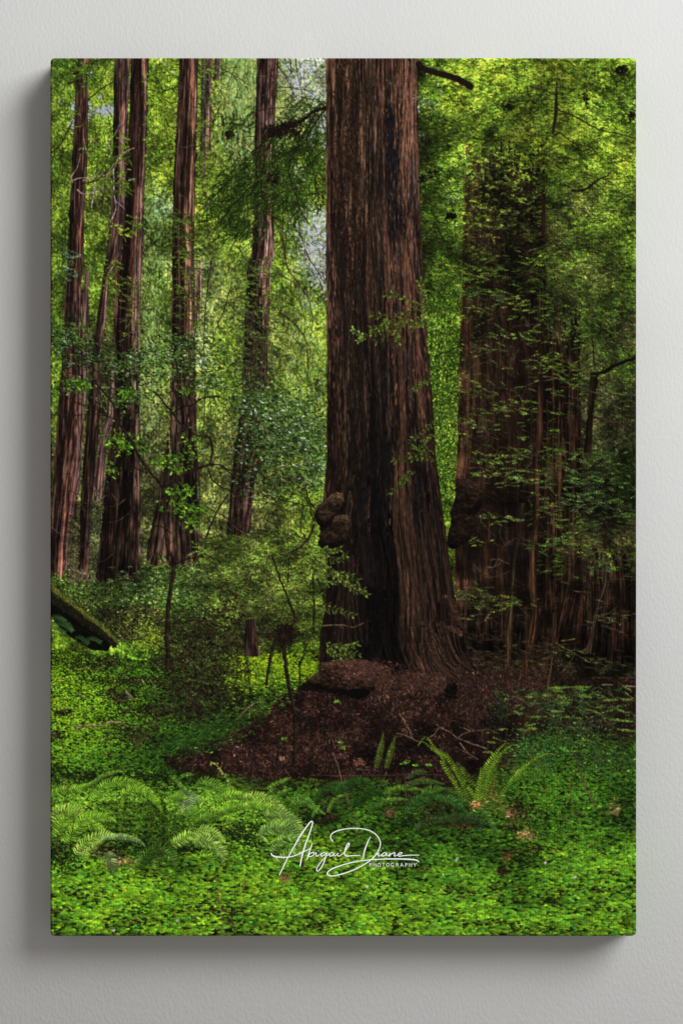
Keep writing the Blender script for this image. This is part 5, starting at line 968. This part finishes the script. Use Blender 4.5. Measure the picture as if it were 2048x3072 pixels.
def pen(name, strokes, parent, label=None):
    Vs, Fs, n0 = [], [], 0
    for j, (pts, w) in enumerate(strokes):
        v, f_ = ribbon(pts, w, j*.00001); Vs.append(v); Fs.append(f_+n0); n0 += len(v)
    o = mesh_from(name, np.concatenate(Vs)-off, np.concatenate(Fs), m_white, parent)
    if label: o['label'] = label
    return o
dot = lambda x, y: ((x-2, y+2, x, y, x+3, y-2), (7, 8, 6))
sig = [((150,612,190,530,235,440,285,352,330,270,372,205,410,152,440,114,456,107,463,118,458,145,440,200,418,265,400,310,380,372,364,430,345,528), (8,9,9,10,13,12,10,11,12,12,10)),
       ((74,408,84,426,110,438,150,443,200,445,255,440,310,424,360,402,400,382,434,368), (11,12,11,9,8,8,7)),
       ((461,310,447,350,432,395,419,435,411,466), (6,10,11,10,8)),
       ((416,440,436,414,458,400,474,402,475,416,458,432,434,438,420,434), (7,8,8,7)), ((474,412,498,402,492,420,496,433,512,430,530,418,545,410), (5,7,8,6,5)), dot(516, 384),
       ((590,405,570,401,552,408,540,424,546,434,564,428,586,408,597,403), (6,8,8,7,6)), ((597,404,586,440,570,490,545,540,520,570,506,575,500,562,508,535,530,502,565,462,600,428,628,410), (8,9,9,8,7,6,5)),
       ((660,404,642,401,626,412,620,427,630,434,648,427,666,408,662,424,670,432,686,424,702,408), (6,8,8,7,6)), ((704,404,697,420,702,433,718,430,742,412), (7,8,7,5)), dot(722, 384),
       ((742,418,770,382,796,345,808,322,804,312,794,318,780,342,768,375,762,405,766,425,784,433,820,431,860,428,910,425), (6,7,8,10,11,11,10,9,8,6)),
       ((652,297,636,272,631,250,642,226,672,205,715,190,770,178,840,172,905,174,965,183,1020,204,1062,236,1088,272,1099,312,1092,352,1070,400,1035,445,985,488,920,528,850,562,770,592,690,614,640,620,606,610,602,592,622,568,670,543,740,518,830,494,920,478,1010,468,1120,462,1260,460,1380,464,1436,471,1459,486), (9,9,8,8,8,9,9,10,9,9,10,10,11,10,9,8,9,10,11,12,10)),
       ((1006,250,984,294,962,350,946,400,937,457), (5,9,11,11,9)),
       ((1064,420,1084,404,1077,421,1083,433,1098,428,1118,414), (4,7,8,6,5)), dot(1103, 384),
       ((1154,404,1136,402,1120,412,1113,426,1124,434,1142,426,1160,406,1155,424,1164,432,1180,420), (6,8,8,7,5)),
       ((1190,404,1180,434,1204,412,1226,402,1236,406,1228,424,1234,433,1256,424), (7,7,8,8,6)), ((1256,424,1284,417,1304,404,1294,399,1276,405,1264,422,1274,434,1304,431,1350,426,1400,424,1463,424), (5,7,7,8,8,7,7,6))]
pen('signature', sig, root, 'white handwritten signature with a long looping underline')
H0, H1 = 500, 532
def cap(ch, x):
    m = (H0+H1)/2; w = 4.2
    if ch == 'P': return [((x, H1, x, H0), (w, w)), ((x, H0+1, x+11, H0+1, x+18, H0+9, x+11, H0+17, x, H0+17), (w-1, w, w-1))]
    if ch == 'H': return [((x, H0, x, H1), (w, w)), ((x+22, H0, x+22, H1), (w, w)), ((x, m, x+22, m), (w-1, w-1))]
    if ch == 'O': return [((x+14, H0, x+2, H0+7, x, m, x+3, H1-6, x+14, H1, x+25, H1-6, x+28, m, x+26, H0+7, x+14, H0), (w, w-.5, w, w-.5, w))]
    if ch == 'T': return [((x, H0+1, x+25, H0+1), (w-1, w-1)), ((x+12.5, H0, x+12.5, H1), (w, w))]
    if ch == 'G': return [((x+24, H0+3, x+14, H0, x+3, H0+6, x, m, x+3, H1-5, x+14, H1, x+24, H1-3), (w, w-.5, w, w-.5, w)), ((x+24, H1-2, x+24, m+2), (w, w)), ((x+24, m+2, x+15, m+2), (w-1, w-1))]
    if ch == 'R': return [((x, H1, x, H0), (w, w)), ((x, H0+1, x+11, H0+1, x+17, H0+8, x+11, H0+15, x, H0+16), (w-1, w, w-1)), ((x+9, H0+16, x+20, H1), (w-.5, w))]
    if ch == 'A': return [((x, H1, x+13, H0), (w, w-.5)), ((x+13, H0, x+27, H1), (w-.5, w)), ((x+5, m+6, x+22, m+6), (w-1, w-1))]
    if ch == 'Y': return [((x, H0, x+12, m+1), (w, w-.5)), ((x+25, H0, x+12, m+1), (w, w-.5)), ((x+12, m, x+12, H1), (w, w))]
cps = []
for ch, x in zip('PHOTOGRAPHY', (998, 1035, 1073, 1116, 1155, 1199, 1249, 1287, 1334, 1370, 1411)): cps += cap(ch, x)
pen('caption', cps, root, 'small white spaced capitals under the signature')
